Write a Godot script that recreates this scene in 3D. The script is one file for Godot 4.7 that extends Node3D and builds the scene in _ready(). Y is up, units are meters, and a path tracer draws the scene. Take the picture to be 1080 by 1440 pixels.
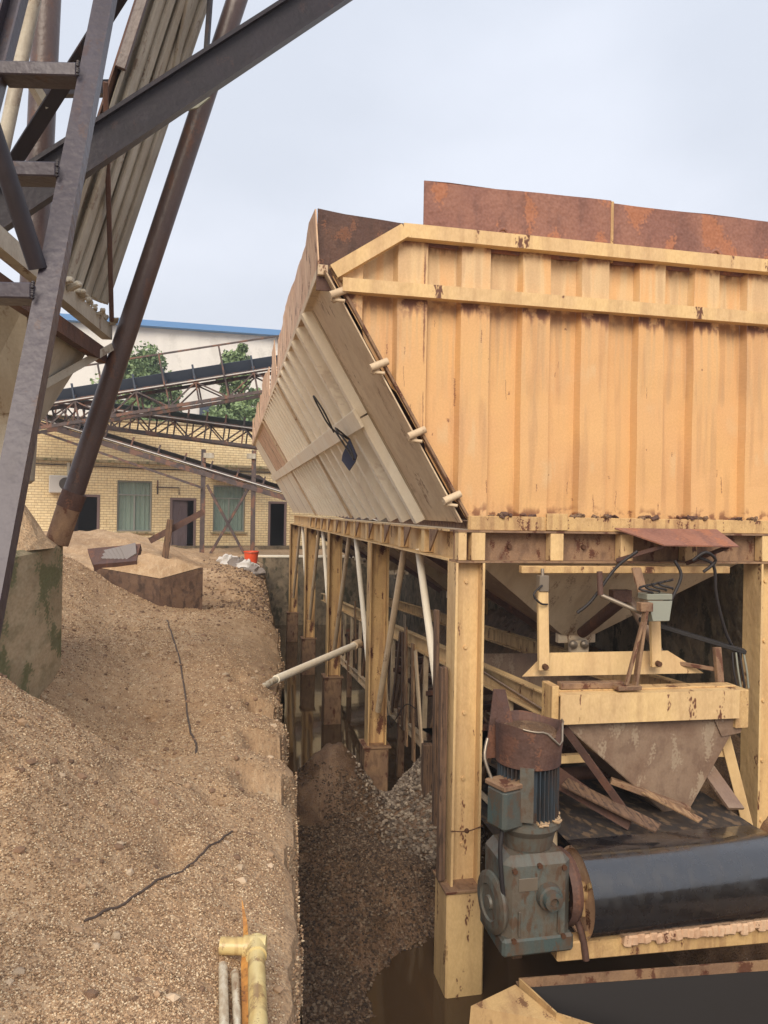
extends Node3D
# y up, metres. The batching bins run along -Z at x 1.64 to 4.05; the eye stands on the yard sand beside the pit.

class MB:
	var v := PackedVector3Array()
	var n := PackedVector3Array()
	var uv := PackedVector2Array()
	var c := PackedColorArray()
	var col := Color.WHITE
	func t3(a: Vector3, b: Vector3, d: Vector3, na: Vector3, nb: Vector3, nd: Vector3):
		v.append(a); v.append(d); v.append(b)
		n.append(na); n.append(nd); n.append(nb)
		for i in 3: c.append(col); uv.append(Vector2.ZERO)
	func tri(a: Vector3, b: Vector3, d: Vector3):
		var m := (b - a).cross(d - a).normalized()
		t3(a, b, d, m, m, m)
	func quad(a: Vector3, b: Vector3, d: Vector3, e: Vector3):
		tri(a, b, d); tri(a, d, e)
	func quad_uv(a: Vector3, b: Vector3, d: Vector3, e: Vector3, ua: Vector2, ub: Vector2, ud: Vector2, ue: Vector2):
		var k := uv.size()
		quad(a, b, d, e)
		uv[k] = ua; uv[k + 1] = ud; uv[k + 2] = ub
		uv[k + 3] = ua; uv[k + 4] = ue; uv[k + 5] = ud
	func away(pts: Array, inside: Vector3):
		var m: Vector3 = (pts[1] - pts[0]).cross(pts[2] - pts[0])
		var p := pts.duplicate()
		if m.dot(pts[0] - inside) < 0: p.reverse()
		if p.size() == 3: tri(p[0], p[1], p[2])
		else: quad(p[0], p[1], p[2], p[3])
	func box(o: Vector3, s: Vector3, B := Basis.IDENTITY, ch := 0.004):
		var h := s * 0.5
		ch = minf(ch, minf(h.x, minf(h.y, h.z)) * 0.6)
		var P := func(g: Vector3, ax: int) -> Vector3:
			var q := h - Vector3(ch, ch, ch)
			q[ax] = h[ax]
			return o + B * (q * g)
		for ax in 3:
			var b1 := (ax + 1) % 3
			var b2 := (ax + 2) % 3
			for sg in [-1, 1]:
				var pts := []
				for w in [[-1, -1], [1, -1], [1, 1], [-1, 1]]:
					var g := Vector3.ZERO
					g[ax] = sg; g[b1] = w[0]; g[b2] = w[1]
					pts.append(P.call(g, ax))
				away(pts, o)
			for s1 in [-1, 1]:
				for s2 in [-1, 1]:
					var ga := Vector3.ZERO
					ga[b1] = s1; ga[b2] = s2
					var gb := ga
					ga[ax] = -1; gb[ax] = 1
					away([P.call(ga, b1), P.call(gb, b1), P.call(gb, b2), P.call(ga, b2)], o)
		for sx in [-1, 1]:
			for sy in [-1, 1]:
				for sz in [-1, 1]:
					var g := Vector3(sx, sy, sz)
					away([P.call(g, 0), P.call(g, 1), P.call(g, 2)], o)
	func bar(a: Vector3, b: Vector3, w: float, h: float, up := Vector3.UP, ch := 0.004):
		var z := (b - a).normalized()
		if absf(z.dot(up)) > 0.98: up = Vector3(0, 0, 1) if absf(z.z) < 0.9 else Vector3(1, 0, 0)
		var x := up.cross(z).normalized()
		box((a + b) * 0.5, Vector3(w, h, (b - a).length()), Basis(x, z.cross(x), z), ch)
	func prism(prof: PackedVector2Array, a: Vector3, b: Vector3, up := Vector3.UP):
		var z := (b - a).normalized()
		var x := up.cross(z).normalized()
		var y := z.cross(x)
		var area := 0.0
		for i in prof.size():
			area += prof[i].cross(prof[(i + 1) % prof.size()])
		if area < 0: prof.reverse()
		for i in prof.size():
			var p := prof[i]
			var q := prof[(i + 1) % prof.size()]
			var pa := a + x * p.x + y * p.y
			var qa := a + x * q.x + y * q.y
			var m := x * (q.y - p.y) - y * (q.x - p.x)
			if ((qa - pa).cross(b - a)).dot(m) > 0: quad(pa, qa, qa + b - a, pa + b - a)
			else: quad(qa, pa, pa + b - a, qa + b - a)
		var ix := Geometry2D.triangulate_polygon(prof)
		for k in range(0, ix.size(), 3):
			var t := [prof[ix[k]], prof[ix[k + 1]], prof[ix[k + 2]]]
			var w := []
			for q in t: w.append(a + x * q.x + y * q.y)
			away([w[0], w[1], w[2]], (a + b) * 0.5)
			away([w[0] + b - a, w[1] + b - a, w[2] + b - a], (a + b) * 0.5)
	func tube(pts: Array, r: float, seg := 14, r2 := -1.0):
		var N := pts.size()
		var rings := []
		var nor := []
		var x := Vector3.ZERO
		for i in N:
			var d: Vector3 = (pts[mini(i + 1, N - 1)] - pts[maxi(i - 1, 0)]).normalized()
			if x == Vector3.ZERO: x = d.cross(Vector3.UP if absf(d.y) < 0.9 else Vector3.RIGHT).normalized()
			x = (x - d * x.dot(d)).normalized()
			var y := d.cross(x)
			var ring := []
			var nn := []
			var rr := r if r2 < 0 else lerpf(r, r2, float(i) / (N - 1))
			for k in seg:
				var a := TAU * k / seg
				var q := x * cos(a) + y * sin(a)
				ring.append(pts[i] + q * rr); nn.append(q)
			rings.append(ring); nor.append(nn)
		for i in N - 1:
			for k in seg:
				var l := (k + 1) % seg
				t3(rings[i][k], rings[i][l], rings[i + 1][l], nor[i][k], nor[i][l], nor[i + 1][l])
				t3(rings[i][k], rings[i + 1][l], rings[i + 1][k], nor[i][k], nor[i + 1][l], nor[i + 1][k])
		for k in range(1, seg - 1):
			tri(rings[0][0], rings[0][k + 1], rings[0][k])
			tri(rings[N - 1][0], rings[N - 1][k], rings[N - 1][k + 1])
	func lathe(prof: Array, o: Vector3, axis := Vector3.UP, seg := 28):
		var x := axis.cross(Vector3(0, 0, 1) if absf(axis.z) < 0.9 else Vector3.RIGHT).normalized()
		var y := axis.cross(x)
		for i in prof.size() - 1:
			var p: Vector2 = prof[i]
			var q: Vector2 = prof[i + 1]
			var e := (q - p).normalized()
			for k in seg:
				var a := TAU * k / seg
				var b := TAU * (k + 1) / seg
				var ra := x * cos(a) + y * sin(a)
				var rb := x * cos(b) + y * sin(b)
				var na := ra * e.y - axis * e.x
				var nb := rb * e.y - axis * e.x
				var A := o + ra * p.x + axis * p.y
				var Bq := o + rb * p.x + axis * p.y
				var D := o + rb * q.x + axis * q.y
				var E := o + ra * q.x + axis * q.y
				if p.x > 0.0001: t3(A, Bq, D, na, nb, nb)
				if q.x > 0.0001: t3(A, D, E, na, nb, na)
	func plate(pts: Array, th: float):
		var m: Vector3 = Vector3.ZERO
		for i in pts.size():
			m += (pts[i] - pts[0]).cross(pts[(i + 1) % pts.size()] - pts[0])
		m = m.normalized()
		var x: Vector3 = (pts[1] - pts[0]).normalized()
		var y := m.cross(x)
		var flat := PackedVector2Array()
		for p in pts: flat.append(Vector2((p - pts[0]).dot(x), (p - pts[0]).dot(y)))
		var ix := Geometry2D.triangulate_polygon(flat)
		var h := m * th * 0.5
		for k in range(0, ix.size(), 3):
			var a: Vector3 = pts[ix[k]]
			var b: Vector3 = pts[ix[k + 1]]
			var d: Vector3 = pts[ix[k + 2]]
			if (b - a).cross(d - a).dot(m) < 0:
				var s := b
				b = d; d = s
			tri(a + h, b + h, d + h); tri(a - h, d - h, b - h)
		for i in pts.size():
			var a: Vector3 = pts[i]
			var b: Vector3 = pts[(i + 1) % pts.size()]
			quad(a - h, b - h, b + h, a + h)
	func mesh() -> ArrayMesh:
		var ar := []
		ar.resize(Mesh.ARRAY_MAX)
		ar[Mesh.ARRAY_VERTEX] = v; ar[Mesh.ARRAY_NORMAL] = n; ar[Mesh.ARRAY_TEX_UV] = uv; ar[Mesh.ARRAY_COLOR] = c
		var am := ArrayMesh.new()
		am.add_surface_from_arrays(Mesh.PRIMITIVE_TRIANGLES, ar)
		return am

var M := {}
var taken := {}
var rng := RandomNumberGenerator.new()
var nz := FastNoiseLite.new()
var nz2 := FastNoiseLite.new()

func V(x: float, y: float, z: float) -> Vector3: return Vector3(x, y, z)
func rr(a: float, b: float) -> float: return rng.randf_range(a, b)

# ---------------------------------------------------------------- scene graph helpers
func numbered(called: String) -> String:
	if not taken.has(called):
		taken[called] = 0
		return called
	taken[called] += 1
	return "%s_%03d" % [called, taken[called]]
func thing(called: String, label: String, category: String, at := Vector3.ZERO, group := "") -> Node3D:
	var o := Node3D.new()
	o.name = numbered(called)
	add_child(o)
	o.position = at
	o.set_meta("label", label); o.set_meta("category", category)
	if group: o.set_meta("group", group)
	return o
func part(called: String, mb: MB, m: Material, root: Node3D, label := "") -> MeshInstance3D:   # mesh in world coordinates under a thing or a part
	var o := MeshInstance3D.new()
	o.name = called
	o.mesh = mb.mesh()
	o.material_override = null
	o.mesh.surface_set_material(0, m)
	root.add_child(o, true)
	var base := root.position if root.get_parent() == self else root.get_parent_node_3d().position + root.position
	o.position = -base
	if label: o.set_meta("label", label)
	return o
func solo(called: String, mb: MB, m: Material, label: String, category: String, group := "") -> MeshInstance3D:
	var o := MeshInstance3D.new()
	o.name = numbered(called)
	o.mesh = mb.mesh()
	o.mesh.surface_set_material(0, m)
	add_child(o)
	o.set_meta("label", label); o.set_meta("category", category)
	if group: o.set_meta("group", group)
	return o
func struct(called: String, mb: MB, m: Material, label: String) -> MeshInstance3D:
	var o := solo(called, mb, m, label, "ground")
	o.set_meta("kind", "structure")
	return o
func pbar(called, root, m, a, b, w, h, up := Vector3.UP, ch := 0.004):
	var mb := MB.new()
	mb.bar(a, b, w, h, up, ch)
	return part(called, mb, m, root)
func ptube(called, root, m, pts, r, seg := 14):
	var mb := MB.new()
	mb.tube(pts, r, seg)
	return part(called, mb, m, root)
func pplate(called, root, m, pts, th := 0.008):
	var mb := MB.new()
	mb.plate(pts, th)
	return part(called, mb, m, root)
func pprism(called, root, m, prof, a, b, up := Vector3.UP):
	var mb := MB.new()
	mb.prism(prof, a, b, up)
	return part(called, mb, m, root)
func H(w: float, h: float, tw: float, tf: float) -> PackedVector2Array:   # flanges at y +-h/2, w wide
	var x := w / 2; var y := h / 2; var k := tw / 2
	return PackedVector2Array([Vector2(-x, -y), Vector2(x, -y), Vector2(x, -y + tf), Vector2(k, -y + tf), Vector2(k, y - tf), Vector2(x, y - tf), Vector2(x, y), Vector2(-x, y), Vector2(-x, y - tf), Vector2(-k, y - tf), Vector2(-k, -y + tf), Vector2(-x, -y + tf)])
func CH(w: float, h: float, t: float) -> PackedVector2Array:   # channel, web at -x
	var x := w / 2; var y := h / 2
	return PackedVector2Array([Vector2(-x, -y), Vector2(x, -y), Vector2(x, -y + t), Vector2(-x + t, -y + t), Vector2(-x + t, y - t), Vector2(x, y - t), Vector2(x, y), Vector2(-x, y)])
func ANG(w: float, h: float, t: float) -> PackedVector2Array:
	return PackedVector2Array([Vector2(0, 0), Vector2(w, 0), Vector2(w, t), Vector2(t, t), Vector2(t, h), Vector2(0, h)])

# ---------------------------------------------------------------- materials
func noise_bytes(w: int, h: int, freq: float, sd: int, oct := 4, stretch := 1) -> PackedByteArray:
	var f := FastNoiseLite.new()
	f.seed = sd
	f.noise_type = FastNoiseLite.TYPE_SIMPLEX_SMOOTH
	f.frequency = freq
	f.fractal_octaves = oct
	var im := f.get_seamless_image(w, h / stretch)
	if stretch > 1: im.resize(w, h, Image.INTERPOLATE_CUBIC)
	im.convert(Image.FORMAT_L8)
	return im.get_data()
func c8(r: float, g: float, b: float) -> Vector3: return V(r, g, b)
# base with patches of a second tone, streaks of dirt, and rust where two noises meet
func paint(w: int, h: int, sd: int, base: Vector3, tone: Vector3, dirt: Vector3, rust: Vector3, dirt_amt: float, rust_lim: float, stretch := 6, fine := 14.0) -> ImageTexture:
	var a := noise_bytes(w, h, 0.006, sd)
	var b := noise_bytes(w, h, 0.03, sd + 1, 4, stretch)
	var f := noise_bytes(w, h, 0.2, sd + 2, 2)
	var r := noise_bytes(w, h, 0.018, sd + 3, 5, 2)
	var out := PackedByteArray()
	out.resize(w * h * 3)
	for i in w * h:
		var q := base.lerp(tone, smoothstep(0.3, 0.75, a[i] / 255.0))
		q = q.lerp(dirt, dirt_amt * smoothstep(0.45, 0.85, b[i] / 255.0))
		var k := smoothstep(rust_lim, rust_lim + 0.08, r[i] / 255.0 + (f[i] - 128) / 900.0)
		q = q.lerp(rust, k * 0.9)
		q += Vector3.ONE * ((f[i] - 128) / 128.0 * fine)
		out[i * 3] = clampi(int(q.x), 0, 255); out[i * 3 + 1] = clampi(int(q.y), 0, 255); out[i * 3 + 2] = clampi(int(q.z), 0, 255)
	return ImageTexture.create_from_image(Image.create_from_data(w, h, false, Image.FORMAT_RGB8, out))
func bump(freq: float, sd: int, strength: float, oct := 4) -> NoiseTexture2D:
	var t := NoiseTexture2D.new()
	var f := FastNoiseLite.new()
	f.seed = sd; f.frequency = freq; f.fractal_octaves = oct
	t.noise = f
	t.width = 512; t.height = 512
	t.seamless = true; t.as_normal_map = true; t.bump_strength = strength
	return t
func mat(tex: Texture2D, scale: Vector3, rough: float, metal := 0.0, nrm: Texture2D = null, nscale := 1.0) -> StandardMaterial3D:
	var m := StandardMaterial3D.new()
	m.albedo_texture = tex
	m.roughness = rough
	m.metallic = metal
	m.uv1_triplanar = true
	m.uv1_world_triplanar = true
	m.uv1_scale = scale
	if nrm:
		m.normal_enabled = true
		m.normal_texture = nrm
		m.normal_scale = nscale
	return m
func flat(r: float, g: float, b: float, rough := 0.7, metal := 0.0) -> StandardMaterial3D:
	var m := StandardMaterial3D.new()
	m.albedo_color = Color(r / 255, g / 255, b / 255)
	m.roughness = rough
	m.metallic = metal
	return m

const XW0 := 0.55
const XW1 := 4.75
func end_wall_tex() -> ImageTexture:   # paint of the yellow end wall: x 0.55 to 4.75, y 3.35 to 5.55
	var w := 1400
	var h := 734
	var a := noise_bytes(w, h, 0.004, 41)
	var st := noise_bytes(w, h, 0.02, 42, 4, 12)
	var st2 := noise_bytes(w, h, 0.05, 45, 3, 20)
	var f := noise_bytes(w, h, 0.15, 43, 3)
	var r := noise_bytes(w, h, 0.02, 44, 5)
	var out := PackedByteArray()
	out.resize(w * h * 3)
	var base := c8(220, 176, 120); var tone := c8(214, 168, 120); var cream := c8(214, 190, 150); var dirt := c8(158, 118, 86); var rust := c8(92, 50, 34)
	var chips := []
	var g := RandomNumberGenerator.new()
	g.seed = 77
	for k in 70: chips.append([int(g.randf() * w), int(h * (0.25 + 0.75 * sqrt(g.randf()))), g.randf_range(1.5, 5.0), int(g.randf_range(6, 70) * g.randf())])
	for j in h:
		var y := 5.55 - 2.2 * (j + 0.5) / h
		var above := smoothstep(4.98, 5.02, y)
		var under := (4.96 - y)
		for i in w:
			var x := XW0 + (XW1 - XW0) * (i + 0.5) / w
			var q := j * w + i
			var na := a[q] / 255.0; var ns := st[q] / 255.0; var nt := st2[q] / 255.0; var nf := f[q] / 255.0; var nr := r[q] / 255.0
			var p := base.lerp(tone, na)
			# faded, dusty paint between the bands and in the long runs of water below them
			p = p.lerp(cream, 0.75 * above * smoothstep(0.25, 0.6, ns))
			var run := smoothstep(0.45, 0.7, nt) * smoothstep(0.35 + 1.4 * ns, 0.0, under) * (1.0 - above)
			p = p.lerp(cream.lerp(dirt, 0.35), 0.45 * run)
			p = p.lerp(dirt, 0.24 * smoothstep(0.52, 0.8, ns) )
			p = p.lerp(cream, 0.4 * smoothstep(0.6, 0.85, na) * smoothstep(0.5, 0.3, ns))
			var ph := fposmod(x - 1.565, 0.455)
			# rust bleeding out from under the two bands and along the foot
			var bleed := smoothstep(0.16 * nt + 0.03, 0.0, under) * (1.0 - above) * (1.0 if ph < 0.22 else 0.4)
			bleed = maxf(bleed, smoothstep(0.10 * nt + 0.01, 0.0, 5.37 - y) * above * 0.8)
			bleed = maxf(bleed, 0.6 * smoothstep(0.04 + 0.10 * nt * nr, 0.0, y - 3.5) * smoothstep(0.48, 0.66, nr))
			p = p.lerp(rust, clampf(bleed * smoothstep(0.25, 0.6, nr + 0.2 * (nf - 0.5)), 0, 0.85))
			# seams
			for sx in [3.15, 1.30]:
				var ds: float = absf(x - sx - 0.004 * (nf - 0.5))
				p = p.lerp(rust, 0.75 * smoothstep(0.016 * nr, 0.0, ds) * smoothstep(0.4, 0.6, nt))
			p += Vector3.ONE * ((nf - 0.5) * 12.0)
			out[q * 3] = clampi(int(p.x), 0, 255); out[q * 3 + 1] = clampi(int(p.y), 0, 255); out[q * 3 + 2] = clampi(int(p.z), 0, 255)
	for k in chips:   # scratches and flaked spots
		var cx: float = k[0]
		var blob: bool = k[3] < 8
		for dy in range(0, k[3] + 3):
			cx += g.randf_range(-0.45, 0.45)
			var half: float = g.randf_range(0.5, k[2] * (1.0 if blob else 0.35))
			for dx in range(-int(half), int(half) + 1):
				var xx := int(cx) + dx
				var yy: int = k[1] + dy
				if xx < 0 or yy < 0 or xx >= w or yy >= h: continue
				var q := (yy * w + xx) * 3
				var al := g.randf_range(0.3, 0.75)
				out[q] = int(lerpf(out[q], 96, al)); out[q + 1] = int(lerpf(out[q + 1], 56, al)); out[q + 2] = int(lerpf(out[q + 2], 40, al))
	return ImageTexture.create_from_image(Image.create_from_data(w, h, false, Image.FORMAT_RGB8, out))

func tile_tex() -> ImageTexture:   # small glazed wall tiles far away, 16 x 32 of them on 3.2 x 2.4 m
	var w := 1024
	var h := 1024
	var f := noise_bytes(w, h, 0.01, 91)
	var s := noise_bytes(w, h, 0.03, 92, 3, 8)
	var out := PackedByteArray()
	out.resize(w * h * 3)
	for j in h:
		var row := j / 32
		for i in w:
			var sh := i + (row % 2) * 32
			var colm := (sh / 64) % 16
			var q := j * w + i
			var p := c8(242, 226, 186).lerp(c8(234, 212, 166), f[q] / 255.0)
			var hsh := float((row * 7919 + colm * 104729) % 97) / 97.0
			p *= 0.975 + 0.05 * hsh
			if j % 32 < 6: p = p.lerp(c8(166, 134, 96), 0.9)
			elif sh % 64 < 4: p = p.lerp(c8(172, 142, 106), 0.8)
			p = p.lerp(c8(150, 118, 88), 0.22 * smoothstep(0.55, 0.9, s[q] / 255.0))
			out[q * 3] = clampi(int(p.x), 0, 255); out[q * 3 + 1] = clampi(int(p.y), 0, 255); out[q * 3 + 2] = clampi(int(p.z), 0, 255)
	return ImageTexture.create_from_image(Image.create_from_data(w, h, false, Image.FORMAT_RGB8, out))

func make_materials():
	var rust := c8(86, 48, 34)
	var bump_fine := bump(0.06, 5, 3.0)
	var bump_mid := bump(0.02, 6, 6.0)
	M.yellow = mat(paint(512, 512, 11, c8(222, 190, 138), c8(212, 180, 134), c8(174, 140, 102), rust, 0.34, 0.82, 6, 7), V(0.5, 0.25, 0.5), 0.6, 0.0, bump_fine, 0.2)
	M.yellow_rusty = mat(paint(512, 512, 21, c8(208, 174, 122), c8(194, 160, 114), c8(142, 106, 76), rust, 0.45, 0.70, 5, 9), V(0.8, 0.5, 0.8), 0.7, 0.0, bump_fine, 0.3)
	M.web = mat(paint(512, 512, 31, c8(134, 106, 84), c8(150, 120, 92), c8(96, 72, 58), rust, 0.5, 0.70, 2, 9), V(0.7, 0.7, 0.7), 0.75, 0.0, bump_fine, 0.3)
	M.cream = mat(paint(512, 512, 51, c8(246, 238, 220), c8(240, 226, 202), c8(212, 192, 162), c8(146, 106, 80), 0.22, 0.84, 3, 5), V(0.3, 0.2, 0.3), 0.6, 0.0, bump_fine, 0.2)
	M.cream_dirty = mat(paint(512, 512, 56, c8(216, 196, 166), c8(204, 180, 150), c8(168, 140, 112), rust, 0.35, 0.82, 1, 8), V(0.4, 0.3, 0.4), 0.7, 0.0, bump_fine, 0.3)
	M.wall_shade = mat(paint(512, 512, 58, c8(204, 184, 154), c8(190, 167, 136), c8(158, 132, 106), rust, 0.3, 0.84, 1, 7), V(0.4, 0.3, 0.4), 0.7, 0.0, bump_fine, 0.3)  # shade between the long wall ribs, put into the panel colour
	M.rustplate = mat(paint(512, 512, 61, c8(148, 106, 92), c8(136, 96, 86), c8(112, 80, 74), c8(166, 110, 82), 0.5, 0.62, 3, 12), V(0.35, 0.35, 0.35), 0.8, 0.0, bump_fine, 0.4)
	M.rustdark = mat(paint(512, 512, 66, c8(96, 70, 60), c8(84, 60, 54), c8(66, 48, 44), c8(118, 78, 58), 0.5, 0.70, 3, 10), V(0.6, 0.6, 0.6), 0.75, 0.0, bump_fine, 0.4)
	M.peach = mat(paint(512, 512, 68, c8(222, 190, 160), c8(208, 172, 142), c8(166, 126, 102), rust, 0.4, 0.74, 3, 8), V(0.6, 0.6, 0.6), 0.75, 0.0, bump_fine, 0.3)
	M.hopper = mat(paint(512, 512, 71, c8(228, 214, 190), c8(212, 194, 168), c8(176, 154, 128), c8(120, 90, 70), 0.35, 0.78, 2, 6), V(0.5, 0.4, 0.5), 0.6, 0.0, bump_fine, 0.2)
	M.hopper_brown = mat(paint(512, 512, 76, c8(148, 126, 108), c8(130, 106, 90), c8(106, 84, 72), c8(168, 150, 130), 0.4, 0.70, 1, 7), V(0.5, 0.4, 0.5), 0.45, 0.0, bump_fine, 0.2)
	M.tan = mat(paint(512, 512, 81, c8(186, 180, 166), c8(166, 157, 141), c8(138, 126, 110), c8(110, 88, 72), 0.3, 0.78, 3, 8), V(0.5, 0.35, 0.5), 0.75, 0.0, bump_fine, 0.3)
	M.pipebrown = mat(paint(512, 512, 86, c8(90, 74, 71), c8(80, 65, 64), c8(66, 53, 54), c8(106, 74, 60), 0.4, 0.72, 4, 7), V(0.7, 0.5, 0.7), 0.42, 0.0, bump_fine, 0.25)
	M.ladder = mat(paint(512, 512, 96, c8(72, 67, 77), c8(66, 60, 70), c8(56, 50, 58), c8(74, 54, 52), 0.4, 0.76, 3, 6), V(0.8, 0.8, 0.8), 0.42, 0.1, bump_fine, 0.25)
	M.black = mat(paint(512, 512, 101, c8(40, 34, 43), c8(35, 30, 38), c8(28, 24, 31), c8(66, 46, 44), 0.4, 0.78, 3, 4), V(0.8, 0.8, 0.8), 0.5, 0.0, bump_fine, 0.2)
	M.darktruss = mat(paint(256, 256, 106, c8(86, 72, 70), c8(68, 58, 60), c8(50, 44, 48), c8(122, 84, 66), 0.6, 0.60, 2, 10), V(0.7, 0.7, 0.7), 0.6)
	M.concrete = mat(paint(512, 512, 111, c8(182, 164, 134), c8(158, 142, 114), c8(130, 120, 90), c8(106, 108, 74), 0.5, 0.62, 1, 12), V(0.5, 0.4, 0.14), 0.9, 0.0, bump_mid, 0.5)
	M.concrete_wet = mat(paint(512, 512, 116, c8(138, 122, 100), c8(114, 102, 84), c8(86, 76, 62), c8(70, 66, 50), 0.6, 0.64, 1, 12), V(0.35, 0.3, 0.35), 0.85, 0.0, bump_mid, 0.5)
	M.block = mat(paint(512, 512, 118, c8(116, 92, 76), c8(100, 78, 66), c8(78, 62, 54), c8(66, 52, 46), 0.6, 0.66, 2, 14), V(0.8, 0.8, 0.8), 0.9, 0.0, bump_mid, 0.6)
	M.wood = mat(paint(512, 512, 121, c8(168, 138, 106), c8(146, 114, 86), c8(106, 80, 62), c8(82, 60, 46), 0.8, 0.68, 16, 12), V(3, 0.8, 3), 0.85, 0.0, bump_fine, 0.4)
	M.wooddark = mat(paint(512, 512, 126, c8(120, 94, 74), c8(100, 78, 64), c8(76, 58, 48), c8(60, 46, 38), 0.8, 0.68, 16, 12), V(3, 0.8, 3), 0.85, 0.0, bump_fine, 0.4)
	M.sand = mat(paint(1024, 1024, 131, c8(192, 163, 130), c8(176, 146, 114), c8(154, 125, 96), c8(206, 181, 148), 0.35, 0.64, 1, 20), V(0.8, 0.8, 0.8), 0.95, 0.0, bump(0.12, 7, 8.0), 0.7)
	M.sand.vertex_color_use_as_albedo = true
	M.mud = mat(paint(512, 512, 136, c8(122, 96, 75), c8(100, 78, 61), c8(78, 60, 49), c8(136, 111, 87), 0.5, 0.62, 1, 20), V(0.9, 0.9, 0.9), 0.5, 0.0, bump(0.12, 8, 8.0), 0.9)
	M.motor = mat(paint(512, 512, 141, c8(94, 98, 94), c8(100, 92, 82), c8(92, 78, 66), c8(92, 72, 58), 0.6, 0.66, 2, 9), V(1.8, 1.4, 1.8), 0.5, 0.0, bump_mid, 0.3)
	M.motordark = mat(paint(256, 256, 146, c8(62, 72, 82), c8(54, 60, 68), c8(66, 54, 48), c8(74, 56, 46), 0.8, 0.62, 3, 6), V(2.2, 1.6, 2.2), 0.5)
	M.teal = mat(paint(256, 256, 148, c8(74, 88, 88), c8(84, 86, 82), c8(90, 78, 68), c8(92, 72, 58), 0.7, 0.62, 3, 6), V(1.6, 1.2, 1.6), 0.5)
	M.belt = mat(paint(512, 512, 151, c8(32, 32, 36), c8(28, 27, 31), c8(40, 37, 36), c8(54, 47, 42), 0.5, 0.80, 3, 3), V(0.7, 0.7, 0.7), 0.16, 0.0, bump_mid, 0.10)
	M.belt.metallic_specular = 1.0
	M.belt.clearcoat_enabled = true
	M.belt.clearcoat = 1.0
	M.belt.clearcoat_roughness = 0.10
	var rt := NoiseTexture2D.new()
	var rf := FastNoiseLite.new()
	rf.seed = 19; rf.frequency = 0.02; rf.fractal_octaves = 5
	rt.noise = rf; rt.width = 512; rt.height = 512; rt.seamless = true
	M.belt.roughness = 0.55
	M.belt.roughness_texture = rt
	M.drybelt = mat(paint(512, 512, 156, c8(52, 48, 48), c8(64, 56, 50), c8(84, 70, 58), c8(112, 92, 72), 0.8, 0.66, 2, 8), V(1.2, 1.2, 1.2), 0.6)
	M.pvc = mat(paint(256, 256, 161, c8(214, 196, 142), c8(206, 180, 120), c8(160, 130, 88), c8(140, 112, 80), 0.6, 0.70, 4, 5), V(3, 3, 3), 0.35)
	M.pvc_white = mat(paint(256, 256, 166, c8(214, 208, 190), c8(200, 188, 166), c8(150, 128, 102), c8(132, 104, 78), 0.6, 0.64, 2, 8), V(3, 3, 3), 0.5)
	M.orange_scrap = mat(paint(256, 256, 168, c8(218, 160, 84), c8(206, 146, 78), c8(150, 100, 60), c8(120, 80, 52), 0.6, 0.66, 2, 8), V(3, 3, 3), 0.6)
	var t := StandardMaterial3D.new()
	t.albedo_texture = tile_tex()
	t.roughness = 0.45
	M.tile = t
	M.end = StandardMaterial3D.new()
	M.end.albedo_texture = end_wall_tex()
	M.end.roughness = 0.5
	M.end.texture_repeat = false
	M.shed = mat(paint(256, 256, 171, c8(226, 224, 220), c8(216, 214, 212), c8(200, 198, 196), c8(208, 206, 202), 0.3, 0.7, 8, 3), V(0.1, 0.1, 0.1), 0.6)
	M.blue = flat(92, 140, 196, 0.5)
	M.bluebelt = flat(54, 66, 84, 0.55)
	M.greenbelt = flat(44, 62, 62, 0.55)
	M.rubber = flat(34, 31, 32, 0.6)
	M.hose = flat(86, 72, 64, 0.8)
	M.steel = flat(150, 138, 124, 0.4, 0.6)
	M.bolt = flat(96, 66, 48, 0.6, 0.3)
	M.cable = flat(40, 36, 38, 0.6)
	M.navy = flat(38, 44, 74, 0.6)
	M.grey = flat(138, 140, 128, 0.45)
	M.interior = flat(84, 80, 78, 0.9)
	M.doorframe = flat(120, 100, 98, 0.6)
	M.doorleaf = mat(paint(256, 256, 176, c8(118, 104, 108), c8(106, 92, 98), c8(84, 72, 76), c8(94, 78, 74), 0.5, 0.7, 6, 5), V(0.8, 0.4, 0.8), 0.6)
	M.alu = flat(150, 152, 148, 0.4, 0.3)
	M.curtain = flat(150, 170, 160, 0.9)
	M.glass = StandardMaterial3D.new()
	M.glass.transparency = BaseMaterial3D.TRANSPARENCY_ALPHA
	M.glass.albedo_color = Color(0.75, 0.85, 0.82, 0.25)
	M.glass.roughness = 0.03
	M.bucket = flat(224, 84, 44, 0.5)
	M.bag = flat(206, 204, 202, 0.8)
	M.bagdark = flat(134, 126, 122, 0.85)
	M.water = StandardMaterial3D.new()
	M.water.albedo_color = Color(0.30, 0.235, 0.17)
	M.water.roughness = 0.06
	M.water.metallic_specular = 0.5
	M.water.normal_enabled = true
	M.water.normal_texture = bump(0.008, 9, 1.2, 2)
	M.water.normal_scale = 0.12
	M.water.uv1_triplanar = true
	M.water.uv1_world_triplanar = true
	M.water.uv1_scale = V(0.5, 0.5, 0.5)
	var vm := StandardMaterial3D.new()
	vm.vertex_color_use_as_albedo = true
	vm.roughness = 0.9
	M.stone = vm
	var lf := StandardMaterial3D.new()
	lf.vertex_color_use_as_albedo = true
	lf.roughness = 0.7
	lf.backlight_enabled = true
	lf.backlight = Color(0.10, 0.16, 0.05)
	M.leaf = lf
	M.bark = flat(96, 80, 66, 0.9)

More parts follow.
